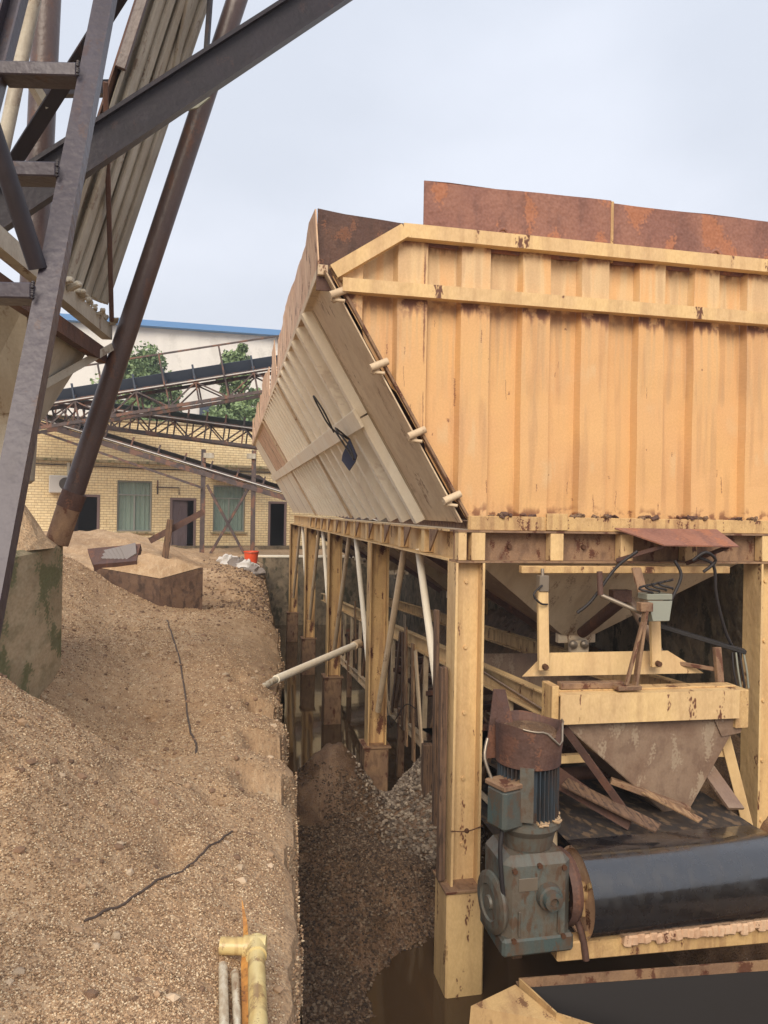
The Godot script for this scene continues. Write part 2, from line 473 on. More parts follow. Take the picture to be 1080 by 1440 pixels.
# ---------------------------------------------------------------- terrain
func bite(z: float) -> float:   # where the lip of the pit has slumped
	var d := 0.0
	for p in [[-3.2, 0.10, 0.16], [-4.05, 0.16, 0.14], [-4.75, 0.14, 0.2], [-5.6, 0.08, 0.22], [-7.4, 0.10, 0.35], [-10.5, 0.12, 0.5]]:
		d += 0.45 * p[1] * smoothstep(p[2], p[2] * 0.35, absf(z - p[0]))
	return d
func edge_x(z: float) -> float:
	var k := [[2.0, 0.06], [-1.87, 0.19], [-4.81, 0.42], [-9.0, 0.58], [-14.7, 0.76], [-21.2, 0.98], [-60.0, 2.0]]
	for i in k.size() - 1:
		if z >= k[i + 1][0]:
			return lerpf(k[i][1], k[i + 1][1], (k[i][0] - z) / (k[i][0] - k[i + 1][0]))
	return 2.0
func hill(x: float, z: float, cx: float, cz: float, sx: float, sz: float) -> float:
	var a := (x - cx) / sx
	var b := (z - cz) / sz
	return exp(-(a * a + b * b))
func sand_h(x: float, z: float) -> float:
	var y := 2.08
	y += 0.34 * hill(x, z, -2.0, -3.1, 1.35, 1.9)
	y += 0.58 * hill(x, z, -1.15, -3.0, 0.80, 1.0)
	y += 0.10 * hill(x, z, -0.1, -1.6, 0.7, 0.8)
	y += 1.0 * hill(x, z, -2.3, -8.4, 1.1, 2.3)
	y -= 0.12 * hill(x, z, -0.7, -5.3, 0.5, 1.0)
	y += 0.22 * hill(x, z, -0.2, -7.6, 0.6, 2.0)
	y += 0.22 * hill(x, z, -1.25, -5.7, 0.5, 1.0)
	y += 0.75 * hill(x, z, -4.5, -17.0, 2.0, 3.0)
	y += 0.60 * hill(x, z, -2.2, -17.5, 1.6, 3.5)
	y += 0.35 * hill(x, z, -1.0, -12.5, 0.8, 2.5)
	y += 0.25 * hill(x, z, 0.2, -13.0, 0.5, 3.0)
	y -= 0.10 * hill(x, z, -0.45, -4.6, 0.35, 1.2)
	var e := edge_x(z) - x
	y -= 0.14 * exp(-e / 0.16)
	var rough := 0.02 + 0.07 * smoothstep(-9.0, -11.5, z)
	y += rough * nz.get_noise_2d(x * 55, z * 55) + 0.12 * nz.get_noise_2d(x * 16 + 40, z * 16) + 0.05 * absf(nz.get_noise_2d(x * 34 + 90, z * 34))
	y += 0.018 * nz2.get_noise_2d(x * 9, z * 9)
	# footprints pressed into the slope
	for p in [[-0.62, -6.6], [-0.50, -5.5], [-0.30, -4.3], [-0.05, -3.5], [-0.75, -2.6], [-0.85, -7.3], [-0.18, -2.75], [-0.42, -3.2], [-0.12, -5.1], [0.12, -6.0]]:
		var q := hill(x, z, p[0], p[1], 0.075, 0.12)
		y += -0.11 * q + 0.05 * hill(x, z, p[0], p[1], 0.13, 0.19)
	# scarps where the lip has slumped
	for p in [-4.05, -4.75, -5.6]:
		y -= 0.13 * smoothstep(p - 0.03, p + 0.03, z) * smoothstep(p + 0.55, p + 0.06, z) * smoothstep(0.36, 0.22, e)
	return y
func pit_h(x: float, z: float) -> float:
	var y := -0.15
	y += 0.98 * hill(x, z, 1.12, -7.6, 0.50, 0.6)
	y += 1.05 * hill(x, z, 2.15, -7.45, 0.42, 0.65)
	y += 0.55 * hill(x, z, 0.8, -6.4, 1.1, 1.3)
	y += 0.30 * hill(x, z, 1.5, -6.1, 0.9, 0.7)
	y += 0.32 * hill(x, z, 0.5, -4.6, 0.5, 0.9)
	y += 1.7 * hill(x, z, 4.4, -7.0, 0.9, 5.0)
	y += 1.4 * hill(x, z, 4.2, -12.5, 1.1, 4.0)
	y += (0.35 + 0.5 * nz.get_noise_2d(z * 30, 9)) * exp(-maxf(0.0, x - edge_x(z)) / 0.3) * smoothstep(-9.0, -7.5, z)
	y += 0.35 * hill(x, z, 1.2, -20.6, 0.8, 0.9)
	y += 0.09 * nz.get_noise_2d(x * 40, z * 40) + 0.04 * nz2.get_noise_2d(x * 12, z * 12)
	return y
func grid(mb: MB, xs: PackedFloat32Array, nx: int, nzc: int, zs: PackedFloat32Array, hs: PackedFloat32Array, patches := false):
	var nor := PackedVector3Array()
	nor.resize(nx * nzc)
	for j in nzc:
		for i in nx:
			var k := j * nx + i
			var a := k - (1 if i > 0 else 0)
			var b := k + (1 if i < nx - 1 else 0)
			var d := k - (nx if j > 0 else 0)
			var e := k + (nx if j < nzc - 1 else 0)
			var tx := V(xs[b] - xs[a], hs[b] - hs[a], zs[b] - zs[a])
			var tz := V(xs[e] - xs[d], hs[e] - hs[d], zs[e] - zs[d])
			nor[k] = tx.cross(tz).normalized() * (-1.0)
			if nor[k].y < 0: nor[k] = -nor[k]
	for j in nzc - 1:
		for i in nx - 1:
			var k := j * nx + i
			var l := k + nx
			var p0 := V(xs[k], hs[k], zs[k]); var p1 := V(xs[k + 1], hs[k + 1], zs[k + 1]); var p2 := V(xs[l + 1], hs[l + 1], zs[l + 1]); var p3 := V(xs[l], hs[l], zs[l])
			if patches:   # damp and dry sand lie in patches
				var q := clampf(0.5 + 1.3 * nz.get_noise_2d(p0.x * 13 + 500, p0.z * 13) + 0.5 * nz.get_noise_2d(p0.x * 60, p0.z * 60 + 200), 0, 1)
				mb.col = Color(0.76, 0.72, 0.69).lerp(Color(1.0, 1.0, 1.0), q)
			mb.t3(p0, p1, p2, nor[k], nor[k + 1], nor[l + 1])
			mb.t3(p0, p2, p3, nor[k], nor[l + 1], nor[l])
func stone_mesh(sd: int) -> ArrayMesh:
	var g := RandomNumberGenerator.new()
	g.seed = sd
	var t := (1.0 + sqrt(5.0)) / 2.0
	var p := [V(-1, t, 0), V(1, t, 0), V(-1, -t, 0), V(1, -t, 0), V(0, -1, t), V(0, 1, t), V(0, -1, -t), V(0, 1, -t), V(t, 0, -1), V(t, 0, 1), V(-t, 0, -1), V(-t, 0, 1)]
	for i in 12: p[i] = p[i].normalized() * g.randf_range(0.32, 0.55)
	var f := [[0, 11, 5], [0, 5, 1], [0, 1, 7], [0, 7, 10], [0, 10, 11], [1, 5, 9], [5, 11, 4], [11, 10, 2], [10, 7, 6], [7, 1, 8], [3, 9, 4], [3, 4, 2], [3, 2, 6], [3, 6, 8], [3, 8, 9], [4, 9, 5], [2, 4, 11], [6, 2, 10], [8, 6, 7], [9, 8, 1]]
	var mb := MB.new()
	for q in f: mb.away([p[q[0]], p[q[1]], p[q[2]]], Vector3.ZERO)
	return mb.mesh()
func scatter(called: String, label: String, category: String, spots: PackedVector3Array, sizes: PackedFloat32Array, cols: Array, sd: int):
	var mm := MultiMesh.new()
	mm.transform_format = MultiMesh.TRANSFORM_3D
	mm.use_colors = true
	mm.mesh = stone_mesh(sd)
	mm.mesh.surface_set_material(0, M.stone)
	mm.instance_count = spots.size()
	var buf := PackedFloat32Array()
	buf.resize(spots.size() * 16)
	for i in spots.size():
		var s := sizes[i]
		var B := Basis.from_euler(V(rng.randf() * TAU, rng.randf() * TAU, 0)).scaled(V(s * rr(0.8, 1.3), s * rr(0.6, 0.9), s * rr(0.8, 1.2)))
		var o := spots[i]
		var k := i * 16
		buf[k] = B.x.x; buf[k + 1] = B.y.x; buf[k + 2] = B.z.x; buf[k + 3] = o.x
		buf[k + 4] = B.x.y; buf[k + 5] = B.y.y; buf[k + 6] = B.z.y; buf[k + 7] = o.y
		buf[k + 8] = B.x.z; buf[k + 9] = B.y.z; buf[k + 10] = B.z.z; buf[k + 11] = o.z
		var c: Color = cols[rng.randi() % cols.size()]
		var b := rr(0.75, 1.2)
		buf[k + 12] = c.r * b; buf[k + 13] = c.g * b; buf[k + 14] = c.b * b; buf[k + 15] = 1.0
	mm.buffer = buf
	var o := MultiMeshInstance3D.new()
	o.name = numbered(called)
	o.multimesh = mm
	add_child(o)
	o.set_meta("label", label); o.set_meta("category", category); o.set_meta("kind", "stuff")

func build_ground():
	# yard sand up to the lip of the pit
	var nx := 250
	var nj := 560
	var xs := PackedFloat32Array(); var zs := PackedFloat32Array(); var hs := PackedFloat32Array()
	xs.resize(nx * nj); zs.resize(nx * nj); hs.resize(nx * nj)
	for j in nj:
		var z := 1.5 - 34.5 * pow(float(j) / (nj - 1), 1.7)
		var xe := edge_x(z) + 0.06 * nz.get_noise_2d(0, z * 60) + 0.10 * nz.get_noise_2d(50, z * 18) - bite(z)
		for i in nx:
			var k := j * nx + i
			zs[k] = z
			if i >= nx - 3:
				var sl := 0.5 + nz.get_noise_2d(z * 45, 77)
				xs[k] = xe + [0.012, 0.015 + 0.03 * sl, 0.0][i - nx + 3]
				hs[k] = sand_h(xe, z) - [0.07, 0.42, 1.3][i - nx + 3]
			else:
				xs[k] = xe - (xe + 14.0) * pow(1.0 - float(i) / (nx - 4), 2.3)
				hs[k] = sand_h(xs[k], z)
	var mb := MB.new()
	grid(mb, xs, nx, nj, zs, hs, true)
	struct("sand_ground", mb, M.sand, "yard floor of brown sand and fine gravel sloping to the pit")
	# pit floor
	nx = 130; nj = 330
	xs.resize(nx * nj); zs.resize(nx * nj); hs.resize(nx * nj)
	for j in nj:
		var z := 1.5 - 22.9 * pow(float(j) / (nj - 1), 1.25)
		for i in nx:
			var k := j * nx + i
			zs[k] = z
			xs[k] = lerpf(edge_x(z) - 0.1, 4.55, float(i) / (nx - 1))
			hs[k] = pit_h(xs[k], z)
	mb = MB.new()
	grid(mb, xs, nx, nj, zs, hs)
	struct("pit_floor", mb, M.mud, "dark muddy gravel floor of the pit under the bins")
	mb = MB.new()
	mb.quad(V(0, 0.2, 1.5), V(4.6, 0.2, 1.5), V(4.6, 0.2, -21.4), V(0, 0.2, -21.4))
	struct("water", mb, M.water, "still brown water standing in the pit")
	# pit walls
	mb = MB.new()
	for k in 12:
		var z0 := 1.5 - k * 1.9
		var z1 := z0 - 1.9
		mb.plate([V(edge_x(z0) - 0.22, -0.4, z0), V(edge_x(z1) - 0.22, -0.4, z1), V(edge_x(z1) - 0.22, 1.88, z1), V(edge_x(z0) - 0.22, 1.88, z0)], 0.3)
	struct("pit_wall", mb, M.concrete_wet, "concrete side wall of the pit beneath the sand lip")
	mb = MB.new()
	mb.box(V(3.0, 0.9, -21.5), V(4.6, 2.5, 0.3), Basis.IDENTITY, 0.02)
	struct("pit_end_wall", mb, M.concrete_wet, "stained concrete wall closing the far end of the pit")
	mb = MB.new()
	mb.box(V(4.75, 2.2, -15.4), V(0.4, 5.2, 20.0), Basis.IDENTITY, 0.02)  # added behind the bins to close off the light beneath them
	mb.box(V(4.75, 0.8, -1.9), V(0.4, 2.42, 6.9), Basis.IDENTITY, 0.02)
	struct("added_ramp_wall", mb, M.concrete_wet, "concrete ramp wall added behind the bins to keep the space below them dark")
	# the yard further out
	mb = MB.new()
	mb.quad(V(-400, 2.0, 400), V(-13.9, 2.0, 400), V(-13.9, 2.0, -500), V(-400, 2.0, -500))
	mb.quad(V(-13.9, 2.0, -32.9), V(400, 2.0, -32.9), V(400, 2.0, -500), V(-13.9, 2.0, -500))
	mb.quad(V(-13.9, 2.0, 400), V(4.9, 2.0, 400), V(4.9, 2.0, 1.4), V(-13.9, 2.0, 1.4))
	mb.quad(V(4.9, 2.0, 400), V(400, 2.0, 400), V(400, 2.0, -5.4), V(4.9, 2.0, -5.4))
	mb.quad(V(4.9, 2.0, -5.4), V(400, 2.0, -5.4), V(400, 4.7, -9.4), V(4.9, 4.7, -9.4))
	mb.quad(V(4.9, 4.7, -9.4), V(400, 4.7, -9.4), V(400, 4.7, -25.5), V(4.9, 4.7, -25.5))
	mb.quad(V(0.5, 2.0, -21.6), V(400, 2.0, -21.6), V(400, 2.0, -33.0), V(0.5, 2.0, -33.0))
	struct("yard", mb, M.sand, "bare sandy ground of the works yard")
	# loose grains
	var sp := PackedVector3Array(); var sz := PackedFloat32Array()
	var tries := 0
	while sp.size() < 330000 and tries < 900000:
		tries += 1
		var r := 1.1 * pow(8.5, rng.randf())
		var a := rr(-0.62, 0.62) - 0.08
		var x := r * sin(a)
		var z := -r * cos(a)
		if x > edge_x(z) - 0.03 - bite(z) or x < -2.6: continue
		var dens := 0.5 + 1.3 * nz.get_noise_2d(x * 22 + 300, z * 22) + 0.25 * smoothstep(-0.2, -1.0, x)
		if rng.randf() > dens: continue
		var s := (0.0038 + 0.0007 * r) * rr(0.5, 1.6)
		sp.append(V(x, sand_h(x, z) + s * 0.12, z)); sz.append(s)
	for k in 9000:   # grains stuck on the face of the lip
		var z := -1.3 - 8.0 * rng.randf()
		var xe := edge_x(z) + 0.06 * nz.get_noise_2d(0, z * 60) + 0.10 * nz.get_noise_2d(50, z * 18) - bite(z)
		var s := (0.006 + 0.0009 * -z) * rr(0.6, 1.5)
		sp.append(V(xe + 0.02, sand_h(xe, z) - 0.45 * rng.randf(), z)); sz.append(s)
	var lin := func(r, g, b): return Color(r / 255.0, g / 255.0, b / 255.0).srgb_to_linear()
	scatter("loose_gravel", "fine brown and pale gravel strewn over the sand", "gravel", sp, sz, [lin.call(194, 166, 133), lin.call(164, 133, 103), lin.call(214, 193, 162), lin.call(150, 120, 93), lin.call(184, 154, 121), lin.call(128, 102, 79)], 3)
	sp.clear(); sz.clear()
	for k in 110:   # a few half-buried stones
		var z := -1.4 - 8.0 * rng.randf()
		var x := rr(-1.9, edge_x(z) - bite(z) - 0.06)
		var s := rr(0.03, 0.075) * (0.6 + 0.05 * -z)
		sp.append(V(x, sand_h(x, z) - s * 0.08, z)); sz.append(s)
	while sp.size() < 1900:
		var z := -1.2 - 8.5 * rng.randf()
		var x := rr(-2.2, edge_x(z) - bite(z) - 0.04)
		var s := 0.012 + 0.035 * pow(rng.randf(), 3.0)
		sp.append(V(x, sand_h(x, z) + s * 0.1, z)); sz.append(s)
	scatter("pebbles", "larger scattered pebbles and clods lying on the sand", "pebbles", sp, sz, [lin.call(168, 140, 112), lin.call(140, 112, 90), lin.call(190, 168, 142), lin.call(116, 92, 74)], 9)
	sp.clear(); sz.clear()
	while sp.size() < 5200:
		var x := rr(1.2, 2.9)
		var z := rr(-8.8, -6.2)
		if rng.randf() > hill(x, z, 2.05, -7.40, 0.45, 0.75) * 1.3: continue
		var s := rr(0.018, 0.050)
		sp.append(V(x, pit_h(x, z) + s * 0.25, z)); sz.append(s)
	scatter("crushed_stone", "pile of grey crushed stone spilled under the conveyor", "gravel", sp, sz, [lin.call(142, 128, 114), lin.call(120, 106, 94), lin.call(160, 146, 130), lin.call(98, 86, 76)], 5)
	sp.clear(); sz.clear()
	tries = 0
	while sp.size() < 30000 and tries < 200000:
		tries += 1
		var z := -3.0 - 5.6 * rng.randf()
		var x := rr(edge_x(z), 2.6)
		var y := pit_h(x, z)
		if y < 0.17 or hill(x, z, 1.12, -7.6, 0.5, 0.6) > 0.35 + 0.4 * rng.randf() or rng.randf() > 0.45 + 1.4 * nz.get_noise_2d(x * 30, z * 30): continue
		var s := rr(0.010, 0.030)
		sp.append(V(x, y + s * 0.2, z)); sz.append(s)
	scatter("pit_gravel", "dark wet gravel covering the floor of the pit", "gravel", sp, sz, [lin.call(98, 78, 62), lin.call(80, 63, 50), lin.call(110, 90, 73), lin.call(66, 53, 45), lin.call(86, 69, 57), lin.call(128, 111, 94)], 6)
	sp.clear(); sz.clear()
	while sp.size() < 7000:
		var z := rr(-19.0, -9.3)
		var x := edge_x(z) - 1.4 * rng.randf() * rng.randf() - 0.03
		var s := rr(0.01, 0.075) * rng.randf() * rng.randf() + 0.014
		sp.append(V(x, sand_h(x, z) + s * 0.15, z)); sz.append(s)
	scatter("rubble", "lumpy soil and small rubble along the far pit lip", "rubble", sp, sz, [lin.call(150, 124, 98), lin.call(124, 100, 80), lin.call(172, 148, 120), lin.call(104, 84, 70)], 8)

# ---------------------------------------------------------------- the batching bins
const ZP := [-4.97, -8.07, -11.5, -15.0, -18.8]
const XA := 1.645
const XB := 4.05
func wall_bottom(x: float) -> float: return 3.46 + maxf(0.0, 1.63 - x) * 1.66 + maxf(0.0, x - 4.07) * 1.66
func wall_top(x: float) -> float: return minf(5.42, minf(5.10 + (x - 0.66) * 0.67, 5.10 + (5.04 - x) * 0.67))
func ew(x: float, y: float) -> Vector2: return Vector2((x - XW0) / (XW1 - XW0), (5.55 - y) / 2.2)
func end_sheet(x0: float, x1: float) -> MB:
	var cuts := [x0, x1, 1.14, 1.63, 4.07, 4.56]
	var zz := func(x: float) -> float:
		var ph := fposmod(x - 1.565 + 0.02, 0.455)
		if ph < 0.02: return lerpf(0.0, 0.062, ph / 0.02)
		if ph < 0.23: return 0.062
		if ph < 0.25: return lerpf(0.062, 0.0, (ph - 0.23) / 0.02)
		return 0.0
	for k in range(-3, 10):
		for o in [-0.02, 0.0, 0.21, 0.23]:
			cuts.append(1.565 + 0.455 * k + o)
	cuts.sort()
	var mb := MB.new()
	for i in cuts.size() - 1:
		var a: float = cuts[i]
		var b: float = cuts[i + 1]
		if a < x0 - 0.001 or b > x1 + 0.001 or b - a < 0.001: continue
		var za: float = -5.0 + zz.call(a + 0.0001)
		var zb: float = -5.0 + zz.call(b - 0.0001)
		var ya0 := wall_bottom(a); var yb0 := wall_bottom(b); var ya1 := wall_top(a); var yb1 := wall_top(b)
		if ya1 <= ya0 + 0.001 and yb1 <= yb0 + 0.001: continue
		var N := 14
		for s in N:   # a little dented
			var f0 := float(s) / N; var f1 := float(s + 1) / N
			var P := func(x: float, z: float, y: float) -> Vector3: return V(x, y, z + 0.010 * nz2.get_noise_2d(x * 2.2, y * 2.2))
			var q0 := lerpf(ya0, ya1, f0); var q1 := lerpf(yb0, yb1, f0); var q2 := lerpf(yb0, yb1, f1); var q3 := lerpf(ya0, ya1, f1)
			mb.quad_uv(P.call(a, za, q0), P.call(b, zb, q1), P.call(b, zb, q2), P.call(a, za, q3), ew(a, q0), ew(b, q1), ew(b, q2), ew(a, q3))
	return mb
func wp(s: float, z: float, out := 0.0) -> Vector3:   # a point on the overhanging long wall
	var nrm := Vector2(-0.861, -0.508)
	return V(1.60 - 0.99 * s + nrm.x * out, 3.44 + 1.68 * s + nrm.y * out, z)
func long_sheet(s0: float, s1: float, z0: float, z1: float, pitch: float, rib: float, d: float) -> MB:
	var mb := MB.new()
	var cuts := [[z0, 0.0]]
	if pitch > 0:
		var z := z0 - pitch * 0.35
		while z - rib > z1 + 0.02:
			cuts.append_array([[z, 0.0], [z - rib * 0.4, d], [z - rib * 0.75, d], [z - rib, 0.0]])
			z -= pitch
	cuts.append([z1, 0.0])
	for i in cuts.size() - 1:
		var a: Array = cuts[i]
		var b: Array = cuts[i + 1]
		for k in 5:
			var f0 := lerpf(s0, s1, k / 5.0); var f1 := lerpf(s0, s1, (k + 1) / 5.0)
			var w := func(s: float, q: Array) -> Vector3: return wp(s, q[0], q[1] + 0.008 * nz2.get_noise_2d(s * 4, q[0] * 2.0))
			mb.away([w.call(f0, a), w.call(f0, b), w.call(f1, b), w.call(f1, a)], V(3, 4.5, -12))
	return mb
func hcol(x: float, z: float, y0: float, y1: float) -> MB:
	var mb := MB.new()
	mb.prism(H(0.2, 0.21, 0.012, 0.016), V(x, y0, z), V(x, y1, z), V(1, 0, 0))
	for k in 5:   # bolt heads on the web
		var y := y0 + 0.25 + k * 0.46
		if y < y1 - 0.1: mb.lathe([Vector2(0, 0.014), Vector2(0.012, 0.014), Vector2(0.015, 0.0)], V(x, y, z + 0.006), V(0, 0, 1), 8)
	return mb
func build_bins():
	var R := thing("aggregate_bins", "row of tall yellow corrugated aggregate bins on steel columns over the pit", "batching bins", V(XA, 0.2, -4.97))
	part("end_wall_sheet", end_sheet(0.66, 3.15), M.end, R, "yellow ribbed end wall sheet with water streaks")
	part("end_wall_sheet", end_sheet(3.15, 4.74), M.end, R)
	# bands across the end wall
	pprism("top_band", R, M.yellow, CH(0.07, 0.095, 0.012), V(1.13, 5.41, -4.905), V(4.57, 5.41, -4.905))
	pprism("top_band", R, M.yellow, CH(0.07, 0.095, 0.012), V(0.66, 5.09, -4.902), V(1.14, 5.41, -4.902), V(0, 1, 0))
	pprism("middle_band", R, M.yellow, CH(0.07, 0.09, 0.012), V(0.72, 5.01, -4.903), V(4.98, 5.01, -4.903))
	# rusty plates raised above the end wall
	var jag := func(x0: float, x1: float, y0: float, ya: float, yb: float, z: float, sd: int) -> Array:
		var p := [V(x0, y0, z), V(x1, y0, z)]
		for k in 9:
			var f := 1.0 - k / 8.0
			p.append(V(lerpf(x0, x1, f), lerpf(ya, yb, f) + 0.006 * nz.get_noise_2d(f * 300, sd * 31), z + 0.012 * nz2.get_noise_2d(f * 20, sd)))
		return p
	pplate("raised_plate", R, M.rustdark, jag.call(0.56, 1.31, 5.0, 5.55, 5.50, -5.02, 1), 0.012)
	pplate("raised_plate", R, M.rustplate, jag.call(1.295, 2.715, 5.35, 5.81, 5.815, -4.985, 2), 0.012)
	pplate("raised_plate", R, M.rustplate, jag.call(2.735, 4.30, 5.35, 5.80, 5.79, -4.99, 3), 0.012)
	pbar("plate_seam", R, M.yellow_rusty, V(2.724, 5.36, -4.982), V(2.724, 5.81, -4.982), 0.022, 0.02)
	for x in [1.86, 3.55]:
		var mb := MB.new()
		var pts := []
		for k in 11: pts.append(V(x + 0.042 * cos(PI * k / 10), 5.455 + 0.052 * sin(PI * k / 10), -4.93))
		mb.tube(pts, 0.013, 8)
		part("lifting_lug", mb, M.rustplate, R)
	# dark slanted corner flange with its clamps
	var ca := V(1.645, 3.46, -4.93)
	var cb := V(0.645, 5.13, -4.93)
	var dirv := (cb - ca).normalized()
	var side := V(0.86, 0.51, 0)
	pbar("corner_flange", R, M.web, ca, cb, 0.02, 0.04, V(0, 0, 1))
	pplate("corner_flange", R, M.cream_dirty, [wp(0.0, -4.93, 0.005), wp(1.0, -4.93, 0.005), wp(1.0, -5.06, 0.005), wp(0.0, -5.06, 0.005)], 0.01)
	for f in [0.10, 0.36, 0.63, 0.91]:
		var q: Vector3 = ca.lerp(cb, f) - side * 0.03 + V(0, 0, 0.03)
		var mb := MB.new()
		mb.tube([q - V(0.07, 0.03, -0.01), q + V(0.05, 0.025, 0)], 0.026, 10)
		mb.box(q - V(0.035, 0.035, 0.03), V(0.05, 0.05, 0.05), Basis(V(0, 0, 1), 0.6))
		mb.tube([q + V(-0.06, -0.05, -0.02), q + V(0.03, -0.06, 0.01)], 0.012, 8)
		part("clamp", mb, M.cream_dirty, R)
	# overhanging long wall in sheets
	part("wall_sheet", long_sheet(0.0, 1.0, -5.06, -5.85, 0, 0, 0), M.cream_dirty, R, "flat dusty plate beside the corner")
	for b in [[-5.86, -9.40, 0.50, 0.115, 0.075], [-9.46, -13.3, 0.33, 0.085, 0.055]]:
		for half in [[0.51, 1.0], [0.0, 0.51]]:
			part("wall_sheet", long_sheet(half[0], half[1], b[0], b[1], 0, 0, 0), M.wall_shade, R)  # panels coloured darker to paint the shade in the valleys
			var z: float = b[0] - 0.14
			while z - 0.1 > b[1]:
				var w: float = b[3]; var d: float = b[4]
				var mbr := MB.new()
				var s0: float = half[0] + 0.004; var s1: float = half[1] - 0.004
				var sec := [[z + w * 0.75, 0.0], [z + w * 0.45, d], [z - w * 0.45, d], [z - w * 0.75, 0.0]]
				for q in 3: mbr.away([wp(s0, sec[q][0], sec[q][1]), wp(s1, sec[q][0], sec[q][1]), wp(s1, sec[q + 1][0], sec[q + 1][1]), wp(s0, sec[q + 1][0], sec[q + 1][1])], V(3, 4.5, z))
				for e in [s0, s1]: mbr.away([wp(e, sec[0][0], 0.0), wp(e, sec[1][0], d), wp(e, sec[2][0], d), wp(e, sec[3][0], 0.0)], wp(0.5 * (s0 + s1), z, 0.0))
				part("rib", mbr, M.cream, R)  # paler than the panels, so the ribs look lit
				z -= b[2]
	for k in 3:
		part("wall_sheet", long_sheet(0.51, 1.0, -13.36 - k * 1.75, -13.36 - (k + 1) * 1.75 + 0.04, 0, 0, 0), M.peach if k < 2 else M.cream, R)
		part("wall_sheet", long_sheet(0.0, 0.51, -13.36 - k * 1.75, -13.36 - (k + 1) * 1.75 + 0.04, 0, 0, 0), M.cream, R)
	var backing := MB.new()
	backing.plate([wp(0.0, -4.99, -0.05), wp(1.0, -4.99, -0.05), wp(1.0, -18.7, -0.05), wp(0.0, -18.7, -0.05)], 0.01)
	part("wall_lining", backing, M.rustdark, R)
	for b in [[-5.88, -9.42, 0.092], [-9.44, -13.34, 0.072], [-13.34, -18.6, 0.03]]:
		var mb := MB.new()
		mb.bar(wp(0.51, b[0], b[2]), wp(0.51, b[1], b[2]), 0.03, 0.16, V(-0.508, 0.861, 0))
		part("stiffener_strip", mb, M.cream, R)
	for z in [-9.43, -13.33]:
		pbar("divider_strip", R, M.cream_dirty, wp(0.0, z, 0.05), wp(1.0, z, 0.05), 0.06, 0.03, V(-0.86, -0.51, 0))
	pbar("top_rail", R, M.cream_dirty, V(0.60, 5.13, -4.98), V(0.60, 5.13, -18.75), 0.07, 0.07)
	# bent plates along the top of the long wall
	var z0 := -4.98
	var lens := [1.25, 1.6, 1.5, 1.75, 1.6, 1.9, 1.5, 1.3, 1.35]
	for k in lens.size():
		var z1: float = z0 - lens[k]
		var pts := []
		var lean0 := rr(-0.01, 0.03)
		var lean1 := rr(-0.03, 0.05) if k > 0 else 0.0
		var N := 8
		var mb := MB.new()
		for i in N:
			var f0 := float(i) / N; var f1 := float(i + 1) / N
			var top := func(f: float) -> Vector3: return V(0.56 - lerpf(lean0, lean1, f) - 0.03 * nz.get_noise_2d(k * 70 + f * 90, 5), 5.62 + 0.05 * nz.get_noise_2d(k * 50 + f * 110, 9) - (0.0 if k else 0.07), lerpf(z0 - 0.01, z1 + 0.02, f))
			var bot := func(f: float) -> Vector3: return V(0.575 - 0.01 * k / 9.0, 5.12, lerpf(z0 - 0.01, z1 + 0.02, f))
			mb.plate([bot.call(f0), bot.call(f1), top.call(f1), top.call(f0)], 0.01)
		part("raised_plate", mb, M.peach, R, "bent peach-coloured plate on the long wall")
		z0 = z1
	# hidden sides: far end and ramp side
	pplate("end_wall_sheet", R, M.cream, [V(1.63, 3.46, -18.78), V(4.07, 3.46, -18.78), V(5.04, 5.1, -18.78), V(0.66, 5.1, -18.78)], 0.02)
	pplate("wall_sheet", R, M.cream, [V(4.08, 3.46, -5.0), V(5.05, 5.1, -5.0), V(5.05, 5.1, -18.7), V(4.08, 3.46, -18.7)], 0.02)
	# foot strip and end beam
	var mb2 := MB.new()
	mb2.box(V(2.86, 3.435, -4.90), V(2.46, 0.10, 0.03))
	part("foot_strip", mb2, M.yellow_rusty, R)
	pbar("foot_block", R, M.yellow_rusty, V(2.20, 3.45, -4.88), V(2.36, 3.45, -4.88), 0.03, 0.12)
	pprism("end_beam", R, M.web, H(0.2, 0.225, 0.012, 0.014), V(1.55, 3.272, -4.97), V(4.16, 3.272, -4.97))
	for x in [1.585, 1.70, 2.285, 2.83, 3.35, 4.0, 4.11]:
		pbar("stiffener", R, M.yellow, V(x, 3.175, -4.915), V(x, 3.37, -4.915), 0.10 if x > 1.6 and x < 4.1 else 0.06, 0.085)
	for x in [1.96, 2.53, 3.7]:
		var mb := MB.new()
		mb.lathe([Vector2(0, 0.02), Vector2(0.016, 0.02), Vector2(0.02, 0.0)], V(x, 3.27, -4.963), V(0, 0, 1), 8)
		part("bolt", mb, M.bolt, R)
	# dirt heaped on the ledge of the foot strip
	for x in [1.84, 1.90, 2.07, 2.44, 2.49, 2.63, 2.70, 2.98, 3.03, 3.31, 3.40, 3.45, 3.74, 3.9]:
		var mb := MB.new()
		for k in rng.randi_range(4, 9):
			mb.box(V(x + rr(-0.05, 0.05), 3.488 + rr(-0.004, 0.012), -4.905 + rr(-0.02, 0.02)), V(rr(0.012, 0.06), rr(0.008, 0.03), rr(0.02, 0.05)), Basis.from_euler(V(rr(-0.5, 0.5), rr(0, 3), rr(-0.5, 0.5))), 0.006)
		part("dirt_clump", mb, M.rustdark if rng.randf() < 0.6 else M.mud, R).set_meta("kind", "stuff")
	# long beams and gussets
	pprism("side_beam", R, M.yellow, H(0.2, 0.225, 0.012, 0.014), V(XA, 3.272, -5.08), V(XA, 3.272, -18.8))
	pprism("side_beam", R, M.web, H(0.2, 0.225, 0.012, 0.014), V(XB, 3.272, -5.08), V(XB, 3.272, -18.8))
	var gz := -5.45
